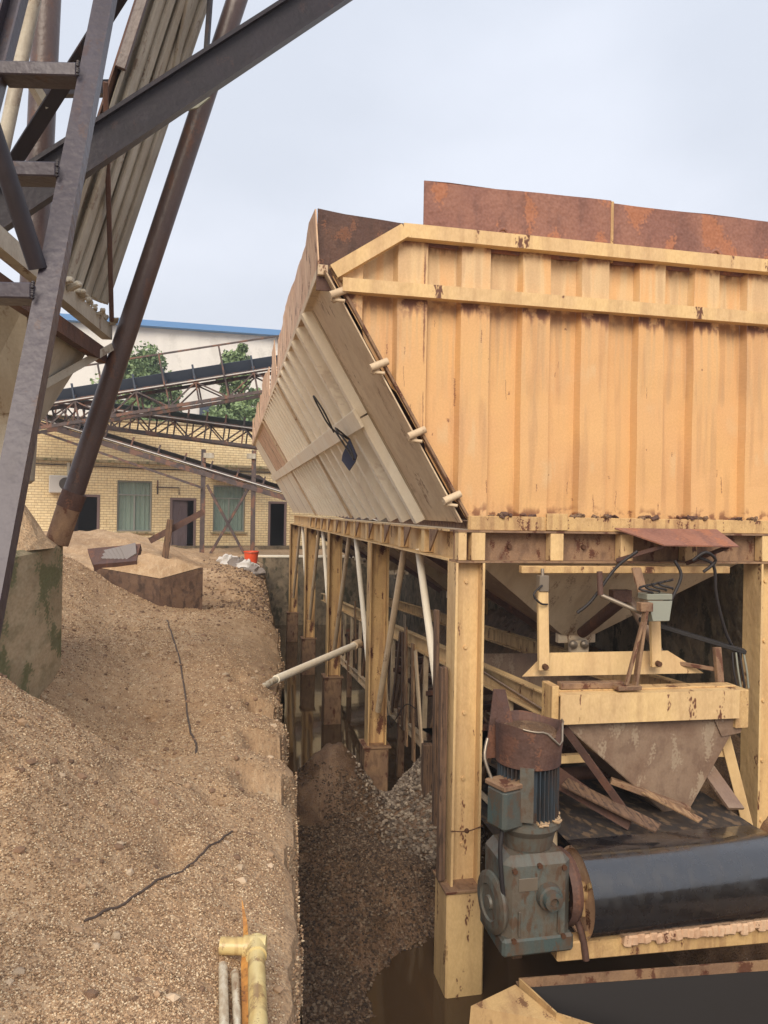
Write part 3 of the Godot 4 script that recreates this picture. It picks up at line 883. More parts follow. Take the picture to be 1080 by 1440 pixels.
	while gz > -14:
		pplate("gusset", R, M.web, [V(1.54, 3.375, gz + 0.12), V(1.54, 3.375, gz - 0.12), V(1.54, 3.20, gz - 0.10)], 0.012)
		pbar("stiffener", R, M.yellow, V(1.60, 3.18, gz - 0.4), V(1.60, 3.37, gz - 0.4), 0.08, 0.10)
		gz -= 0.85
	# columns on their feet
	for side_x in [XA, XB]:
		for z in ZP:
			if side_x == XB and z < -12: continue
			var first: bool = z > -6
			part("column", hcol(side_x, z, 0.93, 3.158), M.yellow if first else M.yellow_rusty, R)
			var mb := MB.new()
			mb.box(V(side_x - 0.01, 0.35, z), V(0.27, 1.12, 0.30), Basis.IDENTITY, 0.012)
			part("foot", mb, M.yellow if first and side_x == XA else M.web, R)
			pbar("base_plate", R, M.web, V(side_x - 0.16, 0.92, z), V(side_x + 0.15, 0.92, z), 0.33, 0.022)
	# pipe struts, an inverted V in each bay of the near side
	for k in 4:
		var za: float = ZP[k]
		var zb: float = ZP[k + 1]
		var mid := lerpf(za, zb, 0.5)
		ptube("strut", R, M.cream, [V(XA, 3.17, mid + 0.22), V(XA, 1.22, za - 0.13)], 0.032)
		ptube("strut", R, M.cream_dirty, [V(XA, 3.17, mid - 0.3), V(XA, 1.32, zb + 0.13)], 0.032)
	# discharge cones under each bin
	for k in 4:
		var za: float = ZP[k] - 0.12
		var zb: float = ZP[k + 1] + 0.12
		var x0 := 1.76; var x1 := 3.93
		var zm := lerpf(za, zb, 0.36)
		var a := [V(x0, 3.16, za), V(x1, 3.16, za), V(x1, 3.16, zb), V(x0, 3.16, zb)]
		var b := [V(2.76, 2.50, zm + 0.35), V(3.06, 2.50, zm + 0.35), V(3.06, 2.50, zm - 0.35), V(2.76, 2.50, zm - 0.35)]
		for i in 4:
			var j := (i + 1) % 4
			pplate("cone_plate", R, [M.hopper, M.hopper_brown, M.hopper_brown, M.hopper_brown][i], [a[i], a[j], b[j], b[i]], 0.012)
		var rib := MB.new()
		rib.bar(a[0].lerp(a[3], 0.45) - V(0.02, 0.02, 0), b[0].lerp(b[3], 0.45) - V(0.02, 0.02, 0), 0.05, 0.06)
		part("cone_rib", rib, M.rustdark, R)
		# pneumatic gate below the cone
		var g := MB.new()
		g.box(V(2.91, 2.46, zm + 0.30), V(0.34, 0.08, 0.06))
		g.box(V(2.91, 2.40, zm + 0.36), V(0.16, 0.10, 0.06))
		var gp := part("gate", g, M.hopper, R)
		for sx in [-0.07, 0.03]:
			var q := MB.new()
			q.lathe([Vector2(0.034, 0), Vector2(0.034, 0.03), Vector2(0.012, 0.04), Vector2(0, 0.04)], V(2.91 + sx, 2.42, zm + 0.39), V(0, 0, 1), 12)
			part("roller", q, M.steel, gp)
		var cy := MB.new()
		cy.tube([V(2.91, 2.52, zm + 0.42), V(2.90, 2.86, za + 0.02)], 0.045, 14)
		cy.box(V(2.90, 2.90, za + 0.01), V(0.15, 0.09, 0.08))
		part("gate_cylinder", cy, M.rustdark, R)
	# plate over the valve box
	pplate("rain_shield", R, M.rustplate, [V(2.72, 3.41, -4.86), V(3.55, 3.41, -4.86), V(3.50, 3.30, -4.55), V(2.92, 3.305, -4.55)], 0.01)
	pbar("shield_bracket", R, M.rustdark, V(2.74, 3.18, -4.86), V(2.96, 3.30, -4.60), 0.02, 0.03)
	pbar("shield_bracket", R, M.rustdark, V(3.30, 3.16, -4.86), V(3.46, 3.30, -4.60), 0.02, 0.03)
	pbar("hanger_rail", R, M.yellow_rusty, V(1.98, 3.12, -4.80), V(3.60, 3.12, -4.80), 0.06, 0.05)
	# valve box and its arm
	var mb3 := MB.new()
	mb3.plate([V(2.76, 2.93, -4.50), V(2.94, 2.93, -4.50), V(2.90, 2.80, -4.47), V(2.78, 2.80, -4.47)], 0.05)
	mb3.box(V(2.85, 2.96, -4.54), V(0.19, 0.04, 0.12))
	var vb := part("valve_box", mb3, M.grey, R, "grey green valve box under the rain shield")
	for k in 4:
		var q := MB.new()
		var pts := []
		for i in 9: pts.append(V(2.77 + 0.05 * k, 2.98, -4.52) + V(0.05 * cos(i * 0.8), 0.02 * i * 0.4 + 0.01 * k, 0.03 * sin(i * 0.8)))
		q.tube(pts, 0.008, 6)
		part("hose_coil", q, M.cable, vb)
	pbar("valve_bracket", R, M.web, V(2.80, 2.96, -4.60), V(2.80, 3.14, -4.70), 0.07, 0.02)
	ptube("lever", R, M.steel, [V(2.49, 2.96, -4.62), V(2.74, 2.85, -4.52)], 0.016, 10)
	ptube("lever", R, M.rustdark, [V(2.49, 3.12, -4.64), V(2.49, 2.96, -4.62)], 0.020, 10)
	var cyl := MB.new()
	cyl.bar(V(2.73, 2.90, -4.45), V(2.64, 2.37, -4.42), 0.05, 0.022, V(1, 0, 0))
	cyl.bar(V(2.70, 2.80, -4.44), V(2.57, 2.39, -4.41), 0.03, 0.02, V(1, 0, 0))
	cyl.box(V(2.72, 2.90, -4.45), V(0.09, 0.06, 0.06))
	cyl.box(V(2.59, 2.375, -4.43), V(0.17, 0.03, 0.08))
	part("ram", cyl, M.web, R, "scraped steel ram leaning from valve box to weigh frame")
	var hoses := [[V(2.76, 3.26, -4.62), V(2.62, 3.14, -4.66), V(2.46, 2.92, -4.68), V(2.36, 2.83, -4.7)], [V(3.22, 3.22, -4.6), V(3.34, 3.16, -4.6), V(3.38, 2.95, -4.62), V(3.50, 2.66, -4.66), V(3.64, 2.50, -4.7)], [V(3.02, 3.2, -4.58), V(3.06, 3.1, -4.56), V(3.0, 2.97, -4.55), V(2.94, 2.9, -4.53)], [V(3.16, 3.2, -4.58), V(3.24, 3.26, -4.55), V(3.34, 3.2, -4.58), V(3.26, 3.12, -4.6)]]
	for h in hoses: ptube("air_hose", R, M.cable, smooth(h, 5), 0.011, 8)

func smooth(p: Array, n: int) -> Array:
	var out := []
	for i in p.size() - 1:
		var p0: Vector3 = p[maxi(i - 1, 0)]
		var p3: Vector3 = p[mini(i + 2, p.size() - 1)]
		for k in n: out.append(p[i].cubic_interpolate(p[i + 1], p0, p3, float(k) / n))
	out.append(p[p.size() - 1])
	return out

# ---------------------------------------------------------------- weigh hopper, belt conveyor, motor
func build_weigher():
	var R := thing("weigh_hopper", "yellow framed weigh hopper hung on straps below the first bin", "hopper", V(2.78, 1.5, -4.4))
	pprism("front_channel", R, M.yellow, CH(0.09, 0.19, 0.012), V(2.10, 2.255, -4.43), V(3.40, 2.245, -4.43))
	var mb := MB.new()
	mb.box(V(3.45, 2.2, -4.5), V(0.10, 0.26, 0.16))
	part("corner_post", mb, M.yellow_rusty, R)
	pbar("corner_post", R, M.yellow_rusty, V(2.08, 2.10, -4.50), V(2.08, 2.40, -4.50), 0.05, 0.16)
	pbar("ledge", R, M.yellow_rusty, V(2.06, 2.355, -4.52), V(3.44, 2.345, -4.52), 0.10, 0.012)
	pbar("angle_bar", R, M.web, V(2.14, 2.385, -4.50), V(2.60, 2.378, -4.50), 0.07, 0.04)
	pplate("back_plate", R, M.yellow, [V(2.00, 2.385, -4.78), V(3.40, 2.37, -4.78), V(3.12, 2.535, -4.80), V(2.18, 2.54, -4.80)], 0.012)
	for x in [2.12, 2.97]:
		var m2 := MB.new()
		m2.bar(V(x, 2.44, -4.70), V(x, 2.98 if x < 2.5 else 2.86, -4.74), 0.075, 0.035, V(0, 0, 1))
		var st := part("hanger_strap", m2, M.yellow, R)
		var q := MB.new()
		q.lathe([Vector2(0, 0.03), Vector2(0.018, 0.03), Vector2(0.022, 0.0)], V(x, 2.47, -4.682), V(0, 0, 1), 8)
		part("bolt", q, M.bolt, st)
	var lc := MB.new()
	lc.box(V(2.12, 3.03, -4.74), V(0.07, 0.11, 0.06))
	lc.tube([V(2.12, 3.06, -4.74), V(2.12, 3.13, -4.75)], 0.012, 8)
	part("load_cell", lc, M.steel, R)
	ptube("load_cell_cable", R, M.cable, smooth([V(2.10, 3.02, -4.70), V(2.03, 2.96, -4.68), V(2.08, 2.90, -4.68), V(2.14, 2.89, -4.70)], 5), 0.007, 6)
	# the funnel
	var a := [V(2.13, 2.17, -4.46), V(3.47, 2.15, -4.46), V(3.47, 2.15, -6.7), V(2.13, 2.17, -6.7)]
	var b := [V(2.96, 1.475, -4.52), V(3.12, 1.50, -4.52), V(3.10, 1.46, -6.5), V(2.90, 1.44, -6.5)]
	for i in 4:
		var j := (i + 1) % 4
		pplate("funnel_plate", R, M.hopper_brown, [a[i], a[j], b[j], b[i]], 0.01)
	pplate("funnel_flange", R, M.hopper_brown, [V(3.24, 2.155, -4.445), V(3.50, 2.155, -4.445), V(3.46, 2.03, -4.455), V(3.32, 2.01, -4.46)], 0.012)
	# scrap tray and cable guard at the right
	pbar("cable_tray", R, M.rubber, V(2.98, 2.74, -4.95), V(3.62, 2.55, -4.62), 0.09, 0.03)
	pbar("tray_post", R, M.web, V(3.42, 2.33, -4.62), V(3.42, 2.58, -4.66), 0.05, 0.04)
	pbar("tray_rail", R, M.web, V(3.05, 2.46, -4.90), V(3.42, 2.42, -4.66), 0.02, 0.03)
	for k in 4: ptube("cable", R, M.grey if k % 2 else M.cable, smooth([V(3.50 + 0.03 * k, 2.55, -4.60), V(3.50 + 0.035 * k, 2.42, -4.58), V(3.53 + 0.03 * k, 2.30, -4.58)], 4), 0.007, 6)
	ptube("pipe_stay", R, M.hopper_brown, [V(3.04, 2.86, -5.2), V(3.26, 2.36, -5.0)], 0.035)

	var C := thing("belt_conveyor", "belt conveyor under the bins with shiny black belt on its end drum", "conveyor", V(2.7, 0.2, -4.0))
	var dz := 10.0
	# side rails fall slightly away from the drum
	for x in [2.16, 3.30]:
		pprism("side_rail", C, M.yellow if x < 3 else M.yellow_rusty, CH(0.07, 0.17, 0.012), V(x, 2.21, -4.55), V(x, 1.52, -17.0))
		pprism("bottom_rail", C, M.cream_dirty, CH(0.06, 0.12, 0.01), V(x, 1.10, -4.9), V(x, 0.62, -15.0))
	for k in 12:
		var z := -5.4 - k * 0.82
		var yt := 2.21 - 0.0554 * (-4.55 - z) - 0.09
		pbar("truss_post", C, M.cream_dirty, V(2.16, yt, z), V(2.16, yt - 1.02, z - 0.05), 0.05, 0.05)
		pbar("truss_diagonal", C, M.web, V(2.18, yt, z - 0.05), V(2.18, yt - 0.98, z - 0.75), 0.04, 0.04)
		pbar("cross_bar", C, M.rustdark, V(2.16, yt - 0.42, z), V(3.30, yt - 0.42, z), 0.05, 0.05)
		var idl := MB.new()
		idl.tube([V(2.3, yt - 0.50, z + 0.3), V(3.16, yt - 0.50, z + 0.3)], 0.05, 12)
		part("idler", idl, M.rustdark, C)
	# drum with the belt round it
	var yc := 1.285
	var zc := -4.02
	var r := 0.256
	var drum := MB.new()
	drum.lathe([Vector2(0.05, 0.04), Vector2(0.232, 0.04), Vector2(0.236, 0.0), Vector2(0.250, 0.0), Vector2(0.250, 1.24), Vector2(0.05, 1.24)], V(2.05, yc, zc), V(1, 0, 0), 40)
	var dp := part("drum", drum, M.peach, C)
	var web := MB.new()
	for k in 3:
		var ang := k * TAU / 3 + 0.9
		web.bar(V(2.08, yc, zc) + V(0, cos(ang), sin(ang)) * 0.05, V(2.08, yc, zc) + V(0, cos(ang), sin(ang)) * 0.14, 0.03, 0.02, V(1, 0, 0))
	part("hub_rib", web, M.yellow, dp)
	ptube("shaft", C, M.yellow, [V(1.80, yc, zc), V(3.5, yc, zc)], 0.055, 18)
	var belt := MB.new()
	var strand := MB.new()
	var outline := []
	outline.append(V(0, yc + r - 0.34, zc - 3.6))
	outline.append(V(0, yc + r - 0.12, zc - 1.2))
	outline.append(V(0, yc + r - 0.004, zc - 0.12))
	for k in 21:
		var ang := PI / 2 - PI * k / 20.0
		outline.append(V(0, yc + sin(ang) * r, zc + cos(ang) * r))
	outline.append(V(0, yc - r + 0.04, zc - 3.6))
	for i in outline.size() - 1:
		for k in 12:
			var f0 := k / 12.0; var f1 := (k + 1) / 12.0
			var W := func(p: Vector3, f: float) -> Vector3:
				var trough := 0.16 * pow(absf(f * 2 - 1), 3.0) * smoothstep(zc - 0.1, zc - 1.3, p.z) if p.y > yc else 0.0
				return V(lerpf(2.03, 3.32, f), p.y + trough + 0.004 * nz2.get_noise_2d(f * 30, p.z * 20), p.z)
			var N := func(q: Vector3) -> Vector3:
				if q.z < zc: return V(0, 1, 0) if q.y > yc else V(0, -1, 0)
				return V(0, q.y - yc, q.z - zc).normalized()
			var p0: Vector3 = W.call(outline[i], f0); var p1: Vector3 = W.call(outline[i], f1); var p2: Vector3 = W.call(outline[i + 1], f1); var p3: Vector3 = W.call(outline[i + 1], f0)
			var bb := belt if i >= 1 and i < outline.size() - 2 and p3.z > zc - 0.02 else strand
			bb.t3(p0, p2, p1, N.call(p0), N.call(p2), N.call(p1))
			bb.t3(p0, p3, p2, N.call(p0), N.call(p3), N.call(p2))
	part("belt_strand", strand, M.drybelt, C, "dusty flat run of the belt behind the drum")
	part("belt", belt, M.belt, C, "wet shiny black rubber belt wrapped round the drum")
	pbar("bearing_plate", C, M.cream_dirty, V(1.98, 1.36, -4.30), V(1.98, 1.60, -4.30), 0.14, 0.02)
	ptube("bearing_strap", C, M.rustdark, smooth([V(1.98, 1.24, -3.95), V(2.01, 1.12, -3.88), V(2.03, 0.98, -3.86)], 4), 0.020, 10)
	pbar("drum_frame", C, M.yellow_rusty, V(1.86, 1.03, -3.92), V(3.5, 0.99, -3.92), 0.10, 0.11, Vector3.UP, 0.008)
	var scr := MB.new()
	for k in 26:
		var x := 2.28 + k * 0.04
		scr.box(V(x, 1.075 + 0.02 * nz.get_noise_2d(k * 60, 3), -3.86), V(0.05, 0.05 + 0.03 * rng.randf(), 0.06), Basis(V(0, 0, 1), rr(-0.3, 0.3)), 0.01)
	part("caked_dirt", scr, M.peach, C)
	# frame posts and cross members behind the drum
	pbar("frame_post", C, M.yellow, V(3.44, 2.05, -4.62), V(3.62, 1.2, -4.50), 0.07, 0.07)
	pbar("cross_member", C, M.yellow, V(1.80, 1.86, -4.62), V(2.42, 1.86, -4.62), 0.05, 0.055)
	pbar("cross_member", C, M.yellow, V(3.02, 1.85, -4.75), V(3.52, 1.84, -4.60), 0.05, 0.055)
	pplate("side_skirt", C, M.rustdark, [V(2.14, 1.85, -4.75), V(2.52, 1.60, -4.22), V(2.48, 1.54, -4.2), V(2.10, 1.70, -4.75)], 0.02)
	pplate("side_skirt", C, M.hopper_brown, [V(3.34, 1.95, -4.9), V(3.42, 1.55, -4.35), V(3.30, 1.56, -4.35), V(3.22, 1.95, -4.9)], 0.02)
	pplate("skirt_plate", C, M.drybelt, [V(2.05, 1.80, -4.68), V(2.14, 1.45, -4.3), V(2.14, 1.45, -5.0), V(2.05, 1.85, -5.2)], 0.012)
	pbar("skirt_clamp", C, M.web, V(2.55, 1.72, -4.55), V(3.02, 1.57, -4.36), 0.05, 0.04)
	# legs of the belt frame
	for p in [[2.16, -5.2], [3.3, -5.2], [2.16, -9.0], [3.3, -9.0], [2.16, -13.0]]:
		pbar("frame_leg", C, M.web, V(p[0], 1.05, p[1]), V(p[0], -0.2, p[1]), 0.08, 0.08)

	# planks leaning on the chute
	var w1 := MB.new()
	w1.prism(ANG(0.06, 0.05, 0.008), V(2.15, 2.10, -4.47), V(2.46, 1.64, -4.28), V(0.5, 0.6, 0.5))
	solo("angle_iron", w1, M.rustdark, "rusty angle iron slanting from weigh frame down to the belt", "angle iron")
	var w2 := MB.new()
	w2.bar(V(2.20, 1.74, -4.52), V(2.60, 1.60, -4.06), 0.10, 0.02, V(0, 1, 0.3))
	solo("wooden_board", w2, M.wooddark, "dark board lying on the belt beside the motor", "board")
	var w3 := MB.new()
	w3.bar(V(2.70, 1.68, -4.55), V(2.93, 1.60, -4.12), 0.055, 0.016, V(0, 1, 0.3))
	solo("wooden_board", w3, M.wood, "short pale splinter of board lying midway on the belt", "board")

func build_motor():
	var R := thing("gear_motor", "grimy green gear motor standing upright beside the belt drum", "motor", V(1.66, 1.0, -3.95))
	var z := -3.98
	var mb := MB.new()
	mb.box(V(1.665, 1.325, z), V(0.40, 0.52, 0.36), Basis.IDENTITY, 0.045)
	var gb := part("gearbox", mb, M.motor, R)
	mb = MB.new()
	mb.box(V(1.665, 1.10, z), V(0.42, 0.10, 0.38), Basis.IDENTITY, 0.015)
	part("gearbox_foot", mb, M.teal, gb)
	mb = MB.new()
	mb.lathe([Vector2(0.15, 0.0), Vector2(0.165, 0.02), Vector2(0.165, 0.035), Vector2(0.14, 0.045), Vector2(0.10, 0.05), Vector2(0.09, 0.04), Vector2(0.04, 0.04), Vector2(0.035, 0.055), Vector2(0, 0.055)], V(1.468, 1.29, z + 0.04), V(-1, 0, 0.12).normalized(), 28)
	var cfl := part("cover_flange", mb, M.motor, gb)
	for k in 8:
		mb = MB.new()
		var ca := TAU * k / 8
		mb.lathe([Vector2(0.012, 0), Vector2(0.012, 0.016), Vector2(0, 0.016)], V(1.434, 1.29 + sin(ca) * 0.15, z + 0.04 + cos(ca) * 0.15), V(-1, 0, 0.12).normalized(), 6)
		part("bolt", mb, M.bolt, cfl)
	for p in [[1.52, 1.14], [1.81, 1.14], [1.52, 1.52], [1.81, 1.52], [1.665, 1.54]]:
		mb = MB.new()
		mb.lathe([Vector2(0.015, 0), Vector2(0.015, 0.018), Vector2(0, 0.018)], V(p[0], p[1], z + 0.178), V(0, 0, 1), 6)
		part("bolt", mb, M.bolt, gb)
	for x in [1.55, 1.78]:
		mb = MB.new()
		mb.bar(V(x, 1.16, z + 0.185), V(x, 1.30, z + 0.185), 0.014, 0.02)
		part("cast_rib", mb, M.motor, gb)
	mb = MB.new()
	for k in 40:
		var a := rng.randf() * TAU
		mb.box(V(1.665 + cos(a) * rr(0.145, 0.19), 1.755 + rr(-0.004, 0.008), z + sin(a) * rr(0.145, 0.19)), V(rr(0.02, 0.06), 0.012, rr(0.02, 0.05)), Basis(V(0, 1, 0), a), 0.005)
	part("caked_dirt", mb, M.sand, gb)
	mb = MB.new()
	mb.box(V(1.60, 1.44, z + 0.182), V(0.11, 0.07, 0.004), Basis.IDENTITY, 0.001)
	part("nameplate", mb, M.steel, gb)
	mb = MB.new()
	mb.lathe([Vector2(0.075, 0), Vector2(0.068, 0.05), Vector2(0.055, 0.055), Vector2(0.05, 0.09), Vector2(0.025, 0.095), Vector2(0.022, 0.075), Vector2(0, 0.075)], V(1.72, 1.37, z + 0.17), V(0, 0, 1), 20)
	part("plug", mb, M.teal, gb)
	mb = MB.new()
	mb.lathe([Vector2(0.20, 0), Vector2(0.21, 0.04), Vector2(0.19, 0.07), Vector2(0.0, 0.07)], V(1.86, 1.32, z), V(1, 0, 0), 28)
	part("output_flange", mb, M.rustdark, gb)
	mb = MB.new()
	mb.lathe([Vector2(0.13, 0), Vector2(0.14, 0.02), Vector2(0.16, 0.10), Vector2(0.19, 0.14), Vector2(0.19, 0.17), Vector2(0.15, 0.18), Vector2(0, 0.18)], V(1.665, 1.575, z), Vector3.UP, 32)
	part("adapter", mb, M.motor, R)
	mb = MB.new()
	mb.lathe([Vector2(0.14, 0), Vector2(0.14, 0.34), Vector2(0.0, 0.34)], V(1.665, 1.755, z), Vector3.UP, 32)
	var bd := part("motor_body", mb, M.motordark, R)
	for k in 40:
		var a := TAU * k / 40.0
		if cos(a) * 0.4 - sin(a) < -1.02: continue
		var d := V(cos(a), 0, sin(a))
		mb = MB.new()
		mb.bar(V(1.665, 1.765, z) + d * 0.158, V(1.665, 2.085, z) + d * 0.158, 0.006, 0.036, d, 0.001)
		part("cooling_fin", mb, M.motordark, bd)
	mb = MB.new()
	mb.plate([V(1.555, 1.775, z + 0.148), V(1.625, 1.775, z + 0.178), V(1.625, 2.075, z + 0.178), V(1.555, 2.075, z + 0.148)], 0.02)
	part("smooth_panel", mb, M.motor, bd)
	# rusty hood, made from an old drum with a torn spout
	mb = MB.new()
	var seg := 40
	var ring := func(k: int, h: float, rad: float) -> Vector3:
		var a := TAU * k / seg
		return V(1.665 + cos(a) * rad, h, z + sin(a) * rad)
	var topf := func(k: int) -> float:
		var a := TAU * (k % seg) / seg
		var dip := exp(-pow((a - 1.05) / 0.26, 2.0))
		return 2.285 - 0.085 * dip + 0.012 * sin(a * 3.0)
	var radf := func(k: int) -> float:
		var a := TAU * (k % seg) / seg
		return 0.190 + 0.035 * exp(-pow((a - 1.05) / 0.28, 2.0))
	for k in seg:
		var a0: Vector3 = ring.call(k, 2.06, 0.185); var a1: Vector3 = ring.call(k + 1, 2.06, 0.185)
		var b0: Vector3 = ring.call(k, topf.call(k), radf.call(k)); var b1: Vector3 = ring.call(k + 1, topf.call(k + 1), radf.call(k + 1))
		var c0: Vector3 = ring.call(k, topf.call(k) - 0.005, radf.call(k) - 0.01); var c1: Vector3 = ring.call(k + 1, topf.call(k + 1) - 0.005, radf.call(k + 1) - 0.01)
		var d0: Vector3 = ring.call(k, 2.215, 0.15); var d1: Vector3 = ring.call(k + 1, 2.215, 0.15)
		var n0 := V(cos(TAU * k / seg), 0, sin(TAU * k / seg)); var n1 := V(cos(TAU * (k + 1) / seg), 0, sin(TAU * (k + 1) / seg))
		mb.t3(a0, b1, a1, n0, n1, n1); mb.t3(a0, b0, b1, n0, n0, n1)
		mb.quad(b0, c0, c1, b1)
		mb.quad(c0, d0, d1, c1)
		mb.tri(d0, V(1.665, 2.225, z), d1)
		mb.tri(a0, a1, V(1.665, 2.07, z))
	var hd := part("hood", mb, M.rustdark, R, "rusty round hood with a bent spout")
	mb = MB.new()
	var lip := []
	for k in 15:
		var kk := 1 + k * 0.9
		lip.append(V(1.665 + cos(TAU * kk / seg) * (radf.call(int(kk)) + 0.002), topf.call(int(kk)) + 0.004, z + sin(TAU * kk / seg) * (radf.call(int(kk)) + 0.002)))
	mb.tube(lip, 0.006, 6)
	part("spout_lip", mb, M.steel, hd)
	mb = MB.new()
	mb.lathe([Vector2(0.172, -0.01), Vector2(0.15, 0.012), Vector2(0.08, 0.022), Vector2(0, 0.026)], V(1.665, 2.235, z), Vector3.UP, 24)
	part("caked_dirt", mb, M.mud, hd)
	pplate("hood_stay", R, M.rustdark, [V(1.44, 2.05, z - 0.1), V(1.50, 2.44, z - 0.14), V(1.58, 2.43, z - 0.16), V(1.62, 2.2, z - 0.1), V(1.58, 2.05, z - 0.1)], 0.012)
	mb = MB.new()
	mb.box(V(1.49, 1.85, z + 0.10), V(0.15, 0.23, 0.16), Basis(V(0, 1, 0), 0.35), 0.02)
	var tb := part("terminal_box", mb, M.teal, R)
	mb = MB.new()
	mb.box(V(1.49, 1.975, z + 0.10), V(0.16, 0.03, 0.17), Basis(V(0, 1, 0), 0.35), 0.006)
	part("lid", mb, M.web, tb)
	ptube("power_cable", R, M.cable, smooth([V(1.47, 1.74, z + 0.12), V(1.45, 1.62, z + 0.14), V(1.46, 1.42, z + 0.16), V(1.50, 1.22, z + 0.14), V(1.55, 1.10, z + 0.1)], 5), 0.013, 8)
	R.position += V(0.045, 0.03, 0.0)   # on its shaft
	ptube("conduit", R, M.steel, smooth([V(1.48, 1.99, z + 0.06), V(1.44, 2.12, z + 0.02), V(1.47, 2.22, z - 0.02)], 4), 0.010, 8)

func build_tank():
	var R := thing("receiving_trough", "scraped yellow open-topped trough below the belt drum", "trough", V(1.7, 0.2, -3.7))
	pprism("rim", R, M.web, ANG(0.06, 0.06, 0.01), V(1.62, 0.87, -3.84), V(3.6, 0.90, -3.66))
	pprism("rim", R, M.yellow_rusty, ANG(0.06, 0.06, 0.01), V(1.62, 0.87, -3.84), V(1.70, 0.87, -3.54))
	pprism("rim", R, M.yellow_rusty, ANG(0.06, 0.06, 0.01), V(1.70, 0.87, -3.54), V(2.05, 0.87, -3.26))
	pplate("side_plate", R, M.yellow_rusty, [V(1.60, 0.90, -3.84), V(1.72, 0.90, -3.5), V(1.45, 0.42, -3.3), V(1.28, 0.60, -3.72), V(1.33, 0.84, -3.80)], 0.012)
	pplate("shade_lining", R, M.rubber, [V(1.64, 0.88, -3.84), V(3.6, 0.90, -3.66), V(3.4, 0.1, -3.5), V(1.9, 0.1, -3.6)], 0.012)  # inner plates blackened: the deep shade of the trough is in their colour
	pplate("shade_lining", R, M.rubber, [V(1.64, 0.88, -3.84), V(1.9, 0.1, -3.6), V(2.2, 0.1, -3.0), V(1.72, 0.88, -3.54)], 0.012)
	pplate("shade_lining", R, M.rubber, [V(1.72, 0.88, -3.54), V(2.2, 0.1, -3.0), V(2.9, 0.1, -2.6), V(2.05, 0.88, -3.26), V(1.74, 0.88, -3.53)], 0.012)
	pplate("bottom_plate", R, M.rubber, [V(1.9, 0.12, -3.6), V(3.4, 0.12, -3.5), V(3.4, 0.12, -2.2), V(2.2, 0.12, -2.4)], 0.012)  # bottom carries the same painted shade

